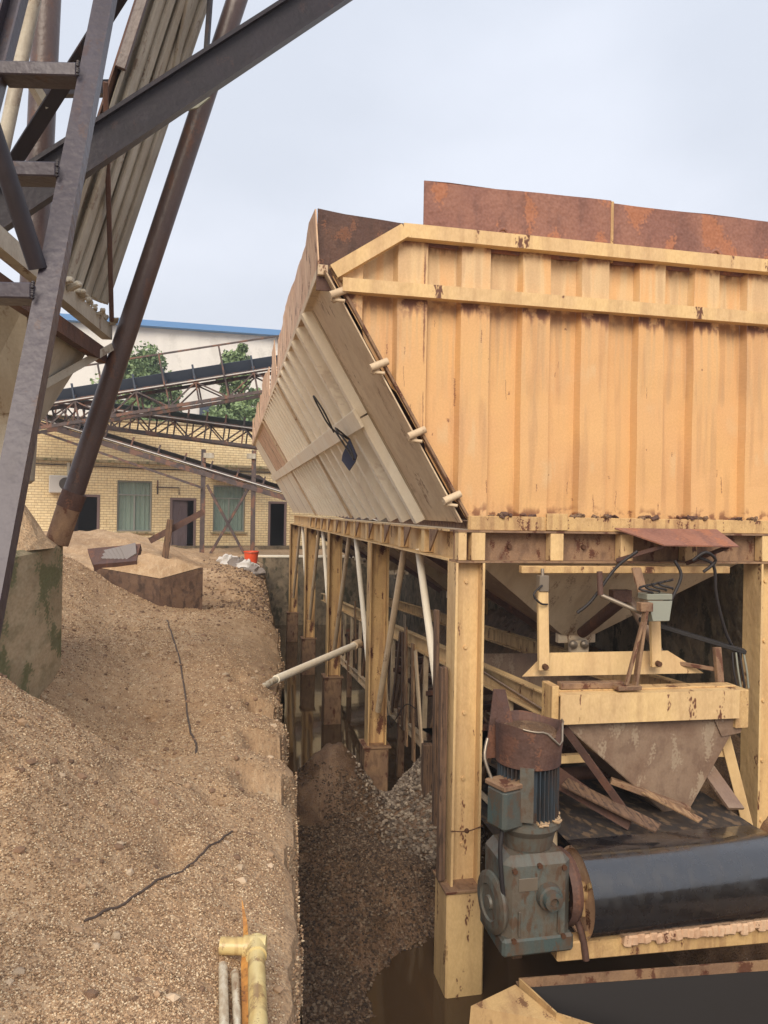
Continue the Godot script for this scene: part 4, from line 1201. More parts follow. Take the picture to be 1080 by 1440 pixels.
# ---------------------------------------------------------------- small things by the pit
func build_pit_things():
	var g := "old boards tied to the belt frame"
	var bd := [[V(2.06, 2.16, -8.42), V(2.06, 0.80, -8.30), 0.09, "wood", "long upright board with two nails on top, tied beside the belt frame"],
		[V(2.04, 2.04, -8.0), V(2.06, 0.74, -7.95), 0.10, "wood", "pale upright board reaching lowest in the tied bundle"],
		[V(2.02, 2.00, -7.80), V(2.04, 0.70, -7.42), 0.085, "cream_dirty", "pale slanting board at the near side of the tied bundle"],
		[V(2.10, 2.02, -8.85), V(2.10, 0.95, -9.25), 0.08, "wooddark", "dark leaning board behind the tied bundle"],
		[V(2.08, 2.06, -8.65), V(2.08, 0.90, -8.6), 0.07, "wooddark", "narrow dark board in the middle of the tied bundle"],
		[V(2.06, 1.95, -9.7), V(2.06, 0.88, -9.3), 0.06, "cream_dirty", "slim pale board slanting left of the tied bundle"],
		[V(2.03, 1.45, -6.95), V(2.06, 0.75, -7.25), 0.07, "wooddark", "short dark board leaning near the big column"],
		[V(2.1, 2.0, -11.0), V(2.1, 0.95, -10.9), 0.09, "wooddark", "dark upright board beside the second column"],
		[V(2.1, 2.0, -12.2), V(2.1, 1.0, -12.0), 0.09, "wood", "small far board beyond the second column"]]
	for b in bd:
		var mb := MB.new()
		mb.bar(b[0], b[1], 0.022, b[2], V(0, 0, 1), 0.003)
		var o := solo("wooden_board", mb, M[b[3]], b[4], "board", g)
	var mb := MB.new()
	for z in [-8.38, -8.46]: mb.tube([V(2.05, 2.14, z), V(2.05, 2.30, z - 0.02)], 0.008, 6)
	solo("nail", mb, M.steel, "two long nails standing on the tallest tied board", "nail")
	mb = MB.new()
	mb.tube(smooth([V(1.98, 1.42, -7.6), V(1.97, 1.36, -8.0), V(1.98, 1.0, -8.6), V(2.02, 0.85, -9.0), V(2.03, 1.1, -9.3)], 6), 0.006, 6)
	solo("tie_wire", mb, M.cable, "thin dark wire looped round the tied boards", "wire")
	# planks standing against the first column
	mb = MB.new()
	mb.bar(V(1.50, 2.42, -4.99), V(1.49, 0.95, -4.95), 0.05, 0.06)
	solo("wooden_board", mb, M.wooddark, "dark plank standing against the left side of the nearest column", "board")
	mb = MB.new()
	mb.bar(V(1.53, 2.78, -5.3), V(1.53, 1.2, -5.25), 0.03, 0.07)
	solo("wooden_board", mb, M.wooddark, "plank behind the nearest column showing above the dark one", "board")
	mb = MB.new()
	mb.tube(smooth([V(1.53, 1.32, -4.86), V(1.645, 1.315, -4.85), V(1.76, 1.34, -4.86)], 4), 0.004, 6)
	mb.lathe([Vector2(0.018, 0), Vector2(0.014, 0.015), Vector2(0, 0.018)], V(1.645, 1.315, -4.86), V(0, 0, 1), 8)
	solo("tie_wire", mb, M.bolt, "rusty wire tied across the nearest column", "wire")
	mb = MB.new()
	mb.bar(V(1.98, 1.2, -7.1), V(1.98, 0.2, -7.1), 0.10, 0.10)
	solo("timber_post", mb, M.wooddark, "dark square post standing in the crushed stone", "post")
	var scrap := [[V(1.9, 1.9, -10.2), V(2.08, 0.55, -10.6), 0.07, "wooddark", "dark timber leaning between the second and third columns"],
		[V(2.0, 1.75, -6.5), V(2.1, 0.7, -6.15), 0.06, "wood", "slim pale lath leaning on the belt frame behind the nearest column"],
		[V(2.3, 1.65, -6.4), V(2.9, 1.0, -6.0), 0.08, "wooddark", "dark plank lying aslant inside the belt frame behind the motor"],
		[V(2.25, 1.2, -5.6), V(2.85, 1.75, -6.2), 0.06, "web", "rusty flat bar crossing inside the belt frame behind the motor"],
		[V(2.04, 1.9, -13.6), V(2.08, 0.9, -13.2), 0.08, "wooddark", "dark upright plank by the third column"]]
	for q in scrap:
		mb = MB.new()
		mb.bar(q[0], q[1], 0.022, q[2], V(0, 0, 1), 0.003)
		solo("scrap_timber", mb, M[q[3]], q[4], "timber")
	# pale pipe from the pit lip to the columns
	var P := thing("pale_pipe", "pale dirty pipe reaching from the pit lip towards the columns", "pipe", V(0.36, 2.0, -6.2))
	ptube("tube", P, M.cream, [V(0.42, 2.07, -6.30), V(1.38, 2.045, -7.95)], 0.036, 14)
	ptube("end_stub", P, M.pvc_white, [V(0.30, 2.06, -6.08), V(0.42, 2.07, -6.30)], 0.027, 12)
	ptube("socket", P, M.cream_dirty, [V(1.36, 2.046, -7.91), V(1.44, 2.044, -8.05)], 0.046, 14)
	# hoses on the sand
	var lay := func(knots: Array, r: float) -> MB:
		var k3 := []
		for q in knots: k3.append(V(q[0], 0, q[1]))
		var pts := []
		for p in smooth(k3, 12): pts.append(V(p.x, sand_h(p.x, p.z) + r * 0.7, p.z))
		var tb := MB.new()
		tb.tube(pts, r, 8)
		return tb
	solo("black_hose", lay.call([[-0.62, -8.1], [-0.47, -7.0], [-0.32, -6.0], [-0.22, -5.0], [-0.16, -4.5], [-0.15, -4.15]], 0.0065), M.hose, "thin dark hose running down the sand from the concrete block", "hose")
	solo("black_hose", lay.call([[0.04, -3.15], [-0.03, -2.92], [-0.10, -2.72], [-0.20, -2.53], [-0.29, -2.36], [-0.38, -2.23]], 0.0042), M.hose, "short dark hose half buried in the foreground sand", "hose")
	# plastic pipes in the foreground
	var E := thing("pipe_elbow", "cream plastic pipe with elbow lying on the foreground sand", "pipe", V(0.1, 2.2, -2.270))
	var ey := sand_h(0.1, -2.220) + 0.05
	ptube("tube", E, M.pvc, [V(0.105, ey + 0.012, -2.250), V(0.085, ey, -1.3)], 0.025, 20)
	ptube("tube", E, M.pvc, [V(0.09, ey + 0.012, -2.270), V(0.0, ey + 0.012, -2.290)], 0.025, 20)
	mb = MB.new()
	mb.tube([V(0.068, ey + 0.012, -2.274), V(0.135, ey + 0.012, -2.262)], 0.031, 20)
	mb.tube([V(0.107, ey + 0.012, -2.285), V(0.104, ey + 0.012, -2.215)], 0.031, 20)
	part("elbow_joint", mb, M.pvc, E)
	for q in [[0.008, -2.200, 0.013, "white plastic pipe at the left of the three foreground pipes"], [0.042, -2.170, 0.011, "white plastic pipe between the elbow pipe and the leftmost one"]]:
		mb = MB.new()
		var y := sand_h(q[0], q[1]) + 0.025
		mb.tube([V(q[0], y, q[1]), V(q[0] + 0.015, y + 0.005, -1.3)], q[2], 14)
		solo("white_pipe", mb, M.pvc_white, q[3], "pipe")
	mb = MB.new()
	var sy := sand_h(0.07, -2.370)
	mb.plate([V(0.058, sy + 0.03, -1.75), V(0.10, sy + 0.03, -1.75), V(0.088, sy + 0.035, -2.270), V(0.082, sy + 0.06, -2.410), V(0.066, sy + 0.085, -2.510), V(0.070, sy + 0.045, -2.370), V(0.06, sy + 0.03, -2.220)], 0.006)
	solo("plastic_scrap", mb, M.orange_scrap, "torn orange yellow scrap under the plastic pipes", "scrap")
	# concrete block with a grey slab on top
	var B := thing("concrete_block", "brown concrete block half buried in the sand slope", "concrete block", V(-0.77, 2.2, -9.05))
	mb = MB.new()
	var N1 := V(-0.86, 0, -0.50)
	var N2 := V(0.97, 0, -0.22)
	var b0 := V(-0.77, 2.66, -9.05)
	var cor := [b0, b0 + N2 * 0.50 + V(0, 0.13, 0), b0 + N2 * 0.50 + N1 * 0.95 + V(0, 0.22, 0), b0 + N1 * 0.95 + V(0, 0.10, 0)]
	var low := []
	for p in cor: low.append(p - V(0, 0.9, 0))
	var cen: Vector3 = (cor[0] + cor[2] + low[0] + low[2]) / 4
	mb.away(cor, cen)
	for i in 4: mb.away([low[i], low[(i + 1) % 4], cor[(i + 1) % 4], cor[i]], cen)
	part("body", mb, M.block, B)
	mb = MB.new()
	var cap := func(i: int, j: int) -> Vector3:
		var u := i / 10.0; var w := j / 8.0
		var p: Vector3 = cor[0].lerp(cor[1], u).lerp(cor[3].lerp(cor[2], u), w)
		var edge := minf(minf(u, 1 - u), minf(w, 1 - w)) * 4.0
		return p + V(0, 0.012 + 0.10 * smoothstep(0, 1.2, edge) + 0.09 * nz.get_noise_2d(p.x * 130, p.z * 130) * minf(edge, 1.0), 0)
	for i in 10:
		for j in 8: mb.away([cap.call(i, j), cap.call(i + 1, j), cap.call(i + 1, j + 1), cap.call(i, j + 1)], cen)
	part("sand_cover", mb, M.sand, B)
	mb = MB.new()
	mb.plate([V(-1.72, 2.93, -9.9), V(-1.58, 2.76, -9.5), V(-1.06, 2.82, -9.30), V(-1.08, 3.0, -9.9)], 0.09)
	solo("grey_slab", mb, M.rustdark, "cracked grey slab lying on the brown concrete block", "slab")
	mb = MB.new()
	for k in 7:
		mb.plate([V(-1.62 + 0.05 * k, 2.93 + 0.012 * k, -9.85 + 0.02 * k), V(-1.5 + 0.05 * k, 2.86, -9.6 + 0.03 * k), V(-1.15 + 0.01 * k, 2.90 + 0.006 * k, -9.5), V(-1.2 + 0.01 * k, 2.99 + 0.01 * k, -9.8)], 0.02)
	solo("sack", mb, M.bagdark, "crumpled grey sheet on the slab above the concrete block", "sheet")
	# channel propped on a stake
	mb = MB.new()
	mb.prism(CH(0.10, 0.12, 0.012), V(-1.5, 2.85, -15.2), V(-0.48, 3.44, -15.2))
	solo("steel_channel", mb, M.rustdark, "rusty steel channel propped aslant in front of the purple door", "channel")
	mb = MB.new()
	mb.bar(V(-1.22, 2.3, -15.0), V(-1.10, 3.28, -15.0), 0.12, 0.10)
	solo("stake", mb, M.wooddark, "short dark stake holding up the rusty channel", "stake")
	# bucket and sacks at the far end
	var K := thing("bucket", "orange plastic bucket at the far end of the pit lip", "bucket", V(0.55, 2.1, -19.3))
	var by := sand_h(0.55, -19.3)
	mb = MB.new()
	mb.lathe([Vector2(0, 0.0), Vector2(0.15, 0.0), Vector2(0.185, 0.30), Vector2(0.20, 0.305), Vector2(0.20, 0.33), Vector2(0.18, 0.335), Vector2(0.17, 0.30), Vector2(0.14, 0.02), Vector2(0, 0.02)], V(0.60, by, -19.3), Vector3.UP, 24)
	part("pail", mb, M.bucket, K)
	var hb := []
	for k in 11: hb.append(V(0.60 + 0.19 * cos(PI * k / 10), by + 0.30, -19.3 + 0.2 * sin(PI * k / 10)))
	ptube("handle", K, M.steel, hb, 0.006, 6)
	var sacks := [[V(0.02, 2.25, -17.5), 0.20, "bag", "white sack scrap left of the bucket"], [V(0.42, 2.24, -16.4), 0.19, "bag", "white sack in front of the bucket"], [V(0.25, 2.20, -16.8), 0.22, "bagdark", "grey sack between the two white ones"], [V(0.55, 2.2, -15.6), 0.2, "bagdark", "grey sack slumped at the pit lip before the bucket"]]
	for s in sacks:
		mb = MB.new()
		var o: Vector3 = s[0]
		o.y = sand_h(o.x, o.z) + 0.02
		var rad: float = s[1]
		var nn := 12
		var P2 := func(i: int, j: int) -> Vector3:
			var th := PI * 0.5 * j / 6.0
			var ph := TAU * (i % nn) / nn
			var k := rad * (1.0 + 0.55 * nz.get_noise_3d(cos(ph) * 60 + o.x * 99, j * 22, sin(ph) * 60 + o.z * 30))
			return o + V(cos(ph) * cos(th) * k * 1.2, sin(th) * k * 0.95, sin(ph) * cos(th) * k)
		for i in nn:
			for j in 6:
				mb.away([P2.call(i, j), P2.call(i + 1, j), P2.call(i + 1, j + 1), P2.call(i, j + 1)] if j < 5 else [P2.call(i, j), P2.call(i + 1, j), P2.call(i, 6)], o)
		solo("sack", mb, M[s[2]], s[3], "sack")
	# pouch hanging on the long wall
	var T := thing("hanging_pouch", "dark blue kite-shaped pouch hanging by a wire on the cream wall", "pouch", wp(0.42, -6.2, 0.2))
	var pc := wp(0.39, -6.62, 0.17)
	var hang := func(x: float, y: float, z: float) -> Vector3: return pc + V(-0.59 * maxf(y, 0.0) - 0.03, y, z + x)
	mb = MB.new()
	mb.plate([pc + V(0, 0.15, 0), pc + V(0.065, 0.0, 0.02), pc + V(0.05, -0.06, 0.02), pc + V(0, -0.14, 0), pc + V(-0.065, -0.05, -0.02), pc + V(-0.06, 0.0, -0.02)], 0.045)
	part("pouch", mb, M.navy, T)
	ptube("wire", T, M.cable, smooth([pc + V(0, 0.14, 0), hang.call(0, 0.24, 0), hang.call(-0.05, 0.42, 0), hang.call(0.0, 0.52, 0), hang.call(0.08, 0.38, 0), hang.call(0.01, 0.2, 0)], 5), 0.008, 6)
	ptube("wire", T, M.cable, smooth([pc + V(0, 0.14, 0), hang.call(0.18, 0.22, 0), hang.call(0.34, 0.06, 0), hang.call(0.40, -0.06, 0), hang.call(0.3, -0.03, 0), hang.call(0.1, 0.2, 0)], 5), 0.008, 6)

# ---------------------------------------------------------------- steelwork on the left
func build_left():
	var L := thing("steel_ladder", "grey lilac steel ladder with flat treads at the left edge", "ladder", V(-0.6, 2.2, -1.6))
	var ra := V(-0.455, 5.28, -2.76)
	var rb := V(-0.54, 3.57, -2.05)
	var dl := (ra - rb).normalized()
	var off := V(-0.305, 0, -0.05)
	for s in [0, 1]:
		var o: Vector3 = off * s
		var m := MB.new()
		m.prism(CH(0.055, 0.062, 0.007), rb - dl * 1.5 + o, ra + dl * 1.6 + o, V(1, 0, 0) if s else V(-1, 0, 0))
		part("stringer", m, M.ladder, L)
	for f in [-0.9, -0.55, -0.2, 0.16, 0.31, 0.555, 0.79, 1.04, 1.28, 1.52]:
		if f == 0.16: continue
		var q := rb.lerp(ra, f)
		var m := MB.new()
		m.bar(q + V(-0.026, 0, 0.01), q + off + V(0.026, 0, 0.01), 0.085, 0.045)
		var tr := part("tread", m, M.ladder, L)
		var wd := MB.new()
		for k in 7: wd.lathe([Vector2(0.006, 0), Vector2(0.004, 0.005), Vector2(0, 0.006)], q + V(-0.028, 0.020 - 0.007 * k, 0.056 + 0.002 * (k % 3)), V(0, 0, 1), 6)
		part("weld", wd, M.black, tr)
	ptube("brace", L, M.black, [V(-0.545, 4.18, -2.28), V(-0.66, 4.60, -2.10), V(-0.80, 5.1, -1.9)], 0.026, 14)

	var F := thing("tower_frame", "dark steel tower frame with slanting pipe leg and black beam", "steel frame", V(-1.14, 3.2, -5.55))
	ptube("leg", F, M.pipebrown, [V(-1.165, 3.27, -5.56), V(0.08, 7.45, -5.45)], 0.072, 24)
	var cf := MB.new()
	cf.tube([V(-1.10, 3.49, -5.555), V(-1.06, 3.60, -5.55)], 0.085, 20)
	part("leg_collar", cf, M.rustdark, F)
	ptube("leg_sleeve", F, M.web, [V(-1.175, 3.24, -5.56), V(-1.075, 3.575, -5.551)], 0.080, 24)
	pprism("black_beam", F, M.black, H(0.10, 0.195, 0.02, 0.02), V(1.08, 7.25, -4.74), V(-1.36, 4.885, -4.15))
	ptube("column", F, M.pipebrown, [V(-1.40, 7.6, -6.02), V(-1.47, 5.1, -6.03)], 0.098, 24)
	ptube("leg", F, M.tan, [V(-1.28, 7.3, -5.40), V(-1.66, 5.2, -5.45)], 0.045, 18)
	pprism("brace", F, M.black, ANG(0.12, 0.10, 0.012), V(-0.60, 7.12, -5.22), V(-1.54, 5.96, -5.86))
	pprism("brace", F, M.black, CH(0.06, 0.10, 0.01), V(-1.40, 6.60, -5.92), V(-0.80, 6.50, -5.58))
	pbar("rod", F, M.rustdark, V(-0.745, 5.99, -4.58), V(-0.80, 4.77, -5.33), 0.03, 0.026)
	pbar("rod", F, M.black, V(-0.17, 7.3, -5.30), V(-0.20, 6.50, -5.12), 0.03, 0.05)
	pplate("gusset_plate", F, M.grey, [V(-0.32, 6.12, -5.05), V(-0.24, 6.19, -5.05), V(-0.16, 6.22, -5.03), V(-0.24, 6.14, -5.03)], 0.01)
	pprism("brace", F, M.tan, ANG(0.06, 0.06, 0.008), V(-1.9, 7.2, -5.0), V(-1.3, 6.3, -5.6))

	# the tan hopper behind the ladder
	var S := thing("sand_hopper", "dusty tan corrugated hopper held by the tower frame at left", "hopper", V(-1.2, 3.3, -5.1))
	var n0 := V(-1.06, 4.83, -4.68); var n1 := V(-0.54, 6.68, -4.66)
	var f0 := V(-0.90, 4.96, -5.62); var f1 := V(-0.16, 7.33, -5.45)
	n1 = n0 + (n1 - n0) * 1.35
	var outn := (f0 - n0).cross(n1 - n0).normalized()
	if outn.x < 0: outn = -outn
	var mb := MB.new()
	var prof := [[0.0, 0.03], [0.05, 0.03], [0.06, 0.0], [0.24, 0.0], [0.26, 0.03], [0.38, 0.03], [0.40, 0.0], [0.52, 0.0], [0.54, 0.03], [0.64, 0.03], [0.66, 0.0], [0.76, 0.0], [0.78, 0.03], [0.86, 0.03], [0.88, 0.0], [0.95, 0.0], [0.955, 0.03], [1.0, 0.03]]
	for i in prof.size() - 1:
		var a: Array = prof[i]; var b: Array = prof[i + 1]
		mb.away([n0.lerp(f0, a[0]) + outn * a[1], n0.lerp(f0, b[0]) + outn * b[1], n1.lerp(f1, b[0]) + outn * b[1], n1.lerp(f1, a[0]) + outn * a[1]], V(-3, 5.5, -5))
	part("corrugated_wall", mb, M.tan, S, "tan corrugated wall sloping out as it rises")
	for f in [0.17, 0.34, 0.51, 0.68, 0.85]:
		var rib_m := MB.new()
		var q0 := n0.lerp(f0, f) + outn * 0.06; var q1 := n1.lerp(f1, f) + outn * 0.06
		rib_m.bar(q0 - outn * 0.02, q1 - outn * 0.02, 0.085, 0.03, outn, 0.012)
		part("rib", rib_m, M.tan, S)
	pplate("wall_lining", S, M.rustdark, [n0 - outn * 0.02, f0 - outn * 0.02, f1 - outn * 0.02, n1 - outn * 0.02], 0.012)
	pbar("wall_strap", S, M.tan, n0.lerp(f0, 0.45).lerp(n1.lerp(f1, 0.45), 0.98) + outn * 0.06, n0.lerp(f0, 0.75).lerp(n1.lerp(f1, 0.75), 0.60) + outn * 0.06, 0.09, 0.02, outn)
	pbar("wall_edge", S, M.pipebrown, n0.lerp(n1, 0.52) + outn * 0.02, n1 + outn * 0.02, 0.03, 0.06)
	pprism("ledge_beam", S, M.tan, ANG(0.07, 0.10, 0.012), V(-1.12, 4.70, -3.2), V(-0.82, 4.68, -5.50))
	var dirt := MB.new()
	for k in 36:
		var f := 0.45 + 0.55 * rng.randf()
		var q := V(-1.10, 4.80, -3.2).lerp(V(-0.80, 4.78, -5.50), f)
		dirt.box(q + V(rr(-0.05, 0.02), rr(-0.01, 0.02), 0), V(rr(0.02, 0.06), rr(0.01, 0.035), rr(0.03, 0.09)), Basis.from_euler(V(rr(-0.4, 0.4), rr(0, 3), rr(-0.4, 0.4))), 0.008)
	part("caked_sand", dirt, M.tan, S)
	pprism("under_beam", S, M.rustdark, CH(0.06, 0.10, 0.01), V(-1.2, 4.60, -3.6), V(-0.88, 4.56, -5.5))
	# lower cone
	var ta := V(-1.10, 4.64, -4.4); var tb := V(-0.95, 4.62, -5.42); var tc := V(-2.0, 4.64, -5.5); var td := V(-2.1, 4.64, -4.3)
	var la := V(-1.24, 4.07, -4.9); var lb := V(-1.19, 4.07, -5.18); var lc := V(-1.5, 4.07, -5.22); var ld := V(-1.55, 4.07, -4.95)
	for q in [[ta, tb, lb, la], [tb, tc, lc, lb], [tc, td, ld, lc], [td, ta, la, ld]]: pplate("cone_plate", S, M.tan, q, 0.012)
	pprism("cone_flange", S, M.tan, ANG(0.05, 0.05, 0.008), V(-1.18, 4.18, -4.9), V(-0.80, 4.60, -5.46))
	var ch := MB.new()
	ch.lathe([Vector2(0.16, 0.42), Vector2(0.13, 0.34), Vector2(0.115, 0.0), Vector2(0.09, -0.02), Vector2(0, -0.02)], V(-1.33, 3.66, -5.08), Vector3.UP, 24)
	part("outlet", ch, M.tan, S)
	pplate("side_plate", S, M.rustdark, [V(-1.9, 4.62, -4.1), V(-1.25, 4.62, -4.1), V(-1.35, 4.05, -4.5), V(-1.9, 4.05, -4.5)], 0.012)

	# concrete wall the leg stands on
	mb = MB.new()
	mb.box(V(-1.42, 2.35, -4.0), V(0.56, 1.78, 3.24), Basis.IDENTITY, 0.025)
	solo("concrete_wall", mb, M.concrete, "mossy concrete wall stub at left with sand heaped on top", "wall")
	mb = MB.new()
	var pc := V(-1.33, 3.235, -5.05)
	for i in 16:
		for j in 5:
			var P := func(a: int, b: int) -> Vector3:
				var th := TAU * (a % 16) / 16.0
				var f := b / 5.0
				var rad := 0.34 * (1.0 - f) * (1.0 + 0.18 * nz.get_noise_2d(cos(th) * 80, sin(th) * 80 + b * 9))
				return pc + V(cos(th) * rad * 0.72, 0.38 * pow(f, 1.15), sin(th) * rad * 1.5)
			mb.away([P.call(i, j), P.call(i + 1, j), P.call(i + 1, j + 1), P.call(i, j + 1)] if j < 4 else [P.call(i, j), P.call(i + 1, j), P.call(i, 5)], pc)
	solo("sand_heap", mb, M.sand, "small cone of sand on the concrete wall under the hopper outlet", "sand")

# ---------------------------------------------------------------- background
func truss(called: String, label: String, a: Vector3, b: Vector3, deep: float, rail: bool, belt_m: Material, step: float, thick: float):
	var R := thing(called, label, "conveyor", a)
	var d := (b - a)
	var len := d.length()
	d /= len
	var nrm := V(0, 1, 0) - d * d.y
	nrm = nrm.normalized()
	var back := d.cross(nrm).normalized() * -0.8
	if back.z > 0: back = -back
	for s in [0, 1]:
		var o: Vector3 = back * s
		pprism("upper_chord", R, M.darktruss, ANG(0.09, 0.10, 0.02), a + o, b + o)
		if deep > 0.25: pbar("lower_chord", R, M.darktruss, a + o - nrm * deep, b + o - nrm * deep, 0.08, 0.10)
		else: pbar("lower_chord", R, M.darktruss, a + o - nrm * 0.12, b + o - nrm * 0.12, 0.08, 0.16)
	var n := int(len / step)
	for k in n + 1:
		var p := a + d * (k * step)
		if deep > 0.25:
			for s in [0, 1]:
				var o: Vector3 = back * s
				pbar("post", R, M.darktruss, p + o, p + o - nrm * deep, 0.05, 0.05)
				if k < n: pbar("diagonal", R, M.darktruss, (p if k % 2 else p + d * step) + o, (p + d * step if k % 2 else p) + o - nrm * deep, 0.045, 0.045)
		pbar("idler_bracket", R, M.bluebelt if rail else M.darktruss, p + nrm * 0.02 + back * -0.02, p + nrm * (thick + 0.12), 0.06, 0.05)
		if rail and k % 2 == 0:
			pbar("rail_post", R, M.darktruss, p - back * 0.3, p - back * 0.3 + nrm * 0.95, 0.06, 0.05)
		var t := MB.new()
		t.tube([p + nrm * thick * 0.4, p + nrm * thick * 0.4 + back], 0.05, 8)
		part("idler", t, M.darktruss, R)
	if rail: pbar("handrail", R, M.darktruss, a - back * 0.3 + nrm * 0.95, b - back * 0.3 + nrm * 0.95, 0.05, 0.05)
	# troughed belt
	var mb := MB.new()
	for q in [[0.0, 1.0, 0.25, 0.25], [0.25, 0.25, 0.75, 0.25], [0.75, 0.25, 1.0, 1.0]]:
		var u0: float = q[0]; var v0: float = q[1]; var u1: float = q[2]; var v1: float = q[3]
		mb.plate([a + back * u0 + nrm * thick * v0, b + back * u0 + nrm * thick * v0, b + back * u1 + nrm * thick * v1, a + back * u1 + nrm * thick * v1], 0.02)
	part("belt", mb, belt_m, R)
	pbar("bright_gap_bar", R, M.bag, a + nrm * 0.04 - back * 0.06, b + nrm * 0.04 - back * 0.06, 0.03, 0.03)  # pale bar drawn in place of the bright gap between belt and rail
	return R

func build_far():
	# tiled building: facade along fx, origin f0 at the ground
	var th := deg_to_rad(10.7)
	var fx := V(cos(th), 0, -sin(th))
	var fn := V(sin(th), 0, cos(th))
	var f0 := V(-1.52, 1.9, -27.91)
	var W := func(x: float, y: float, out := 0.0) -> Vector3: return f0 + fx * x + V(0, y, 0) + fn * out
	var R := thing("tiled_building", "low yellow tiled building with doors and curtained windows behind the yard", "building", f0)
	var op := [[-3.85, -2.92, 0.0, 2.03], [-2.36, -1.18, 0.75, 2.56], [-0.54, 0.38, 0.0, 1.98], [0.99, 2.18, 0.76, 2.49], [3.08, 3.79, 0.15, 1.93]]
	var xc := [-9.0, 12.0]; var yc := [0.0, 4.65]
	for o in op: xc.append_array([o[0], o[1]]); yc.append_array([o[2], o[3]])
	xc.sort(); yc.sort()
	var mb := MB.new()
	for i in xc.size() - 1:
		for j in yc.size() - 1:
			if xc[i + 1] - xc[i] < 0.001 or yc[j + 1] - yc[j] < 0.001: continue
			var mx: float = (xc[i] + xc[i + 1]) / 2; var my: float = (yc[j] + yc[j + 1]) / 2
			var hole := false
			for o in op:
				if mx > o[0] and mx < o[1] and my > o[2] and my < o[3]: hole = true
			if hole: continue
			var U := func(x: float, y: float) -> Vector2: return Vector2(x / 3.2, -y / 2.9)
			mb.quad_uv(W.call(xc[i], yc[j]), W.call(xc[i + 1], yc[j]), W.call(xc[i + 1], yc[j + 1]), W.call(xc[i], yc[j + 1]), U.call(xc[i], yc[j]), U.call(xc[i + 1], yc[j]), U.call(xc[i + 1], yc[j + 1]), U.call(xc[i], yc[j + 1]))
	for o in op:   # reveals
		var c := [W.call(o[0], o[2]), W.call(o[1], o[2]), W.call(o[1], o[3]), W.call(o[0], o[3])]
		for k in 4: mb.quad(c[k], c[k] - fn * 0.24, c[(k + 1) % 4] - fn * 0.24, c[(k + 1) % 4])
	part("wall", mb, M.tile, R)
	mb = MB.new()
	mb.quad(W.call(-9, 0, -8), W.call(-9, 0), W.call(-9, 4.65), W.call(-9, 4.65, -8))
	mb.quad(W.call(12, 0), W.call(12, 0, -8), W.call(12, 4.65, -8), W.call(12, 4.65))
	mb.quad(W.call(12, 0, -8), W.call(-9, 0, -8), W.call(-9, 4.65, -8), W.call(12, 4.65, -8))
	part("rear_wall", mb, M.interior, R)
	mb = MB.new()
	mb.quad(W.call(-9, 3.9, -0.02), W.call(12, 3.9, -0.02), W.call(12, 3.9, -8), W.call(-9, 3.9, -8))
	part("roof", mb, M.concrete_wet, R)
	mb = MB.new()
	mb.bar(W.call(-9, 3.2, 0.06), W.call(12, 3.2, 0.06), 0.16, 0.09)
	part("ledge", mb, M.concrete, R)
	mb = MB.new()
	mb.bar(W.call(-9, 4.68, -0.08), W.call(12, 4.68, -0.08), 0.26, 0.08)
	part("coping", mb, M.concrete, R)
	mb = MB.new()
	mb.bar(W.call(-9, 0.12, 0.04), W.call(12, 0.12, 0.04), 0.12, 0.24)
	part("plinth", mb, M.concrete_wet, R)
	mb = MB.new()
	mb.quad(W.call(-9, 0.05, -2.5), W.call(12, 0.05, -2.5), W.call(12, 3.2, -2.5), W.call(-9, 3.2, -2.5))
	part("room_wall", mb, M.interior, R)
	# doors and windows
	for k in [0, 2, 4]:
		var o: Array = op[k]
		var fr := MB.new()
		fr.bar(W.call(o[0] + 0.04, o[2], -0.05), W.call(o[0] + 0.04, o[3], -0.05), 0.09, 0.14)
		fr.bar(W.call(o[1] - 0.04, o[2], -0.05), W.call(o[1] - 0.04, o[3], -0.05), 0.09, 0.14)
		fr.bar(W.call(o[0], o[3] - 0.04, -0.05), W.call(o[1], o[3] - 0.04, -0.05), 0.14, 0.09)
		var door := part("door_frame", fr, M.doorframe, R)
		var lf := MB.new()
		if k == 2: lf.bar(W.call(o[0] + 0.36, (o[2] + o[3]) / 2, -0.1), W.call(o[0] + 0.365, (o[2] + o[3]) / 2, -0.1), 0.04, o[3] - o[2] - 0.1, Vector3.UP)
		if k == 2:
			lf = MB.new()
			lf.plate([W.call(o[0] + 0.08, o[2] + 0.03, -0.08), W.call(o[0] + 0.62, o[2] + 0.03, -0.16), W.call(o[0] + 0.62, o[3] - 0.1, -0.16), W.call(o[0] + 0.08, o[3] - 0.1, -0.08)], 0.04)
		else:
			lf.plate([W.call(o[0] + 0.08, o[2] + 0.03, -0.1), W.call(o[0] + 0.22, o[2] + 0.03, -0.75), W.call(o[0] + 0.22, o[3] - 0.1, -0.75), W.call(o[0] + 0.08, o[3] - 0.1, -0.1)], 0.04)
		part("door_leaf", lf, M.doorleaf, door)
	for k in [1, 3]:
		var o: Array = op[k]
		var fr := MB.new()
		for x in [o[0] + 0.03, (o[0] + o[1]) / 2, o[1] - 0.03]:
			fr.bar(W.call(x, o[2], -0.10), W.call(x, o[3] if x != (o[0] + o[1]) / 2 else o[2] + (o[3] - o[2]) * 0.72, -0.10), 0.05, 0.06)
		for y in [o[2] + 0.03, o[2] + (o[3] - o[2]) * 0.72, o[3] - 0.03]:
			fr.bar(W.call(o[0], y, -0.098), W.call(o[1], y, -0.098), 0.06, 0.05)
		var win := part("window_frame", fr, M.alu, R)
		mb = MB.new()
		mb.quad(W.call(o[0], o[2], -0.12), W.call(o[1], o[2], -0.12), W.call(o[1], o[3], -0.12), W.call(o[0], o[3], -0.12))
		part("pane", mb, M.glass, win)
		mb = MB.new()
		var N := 48
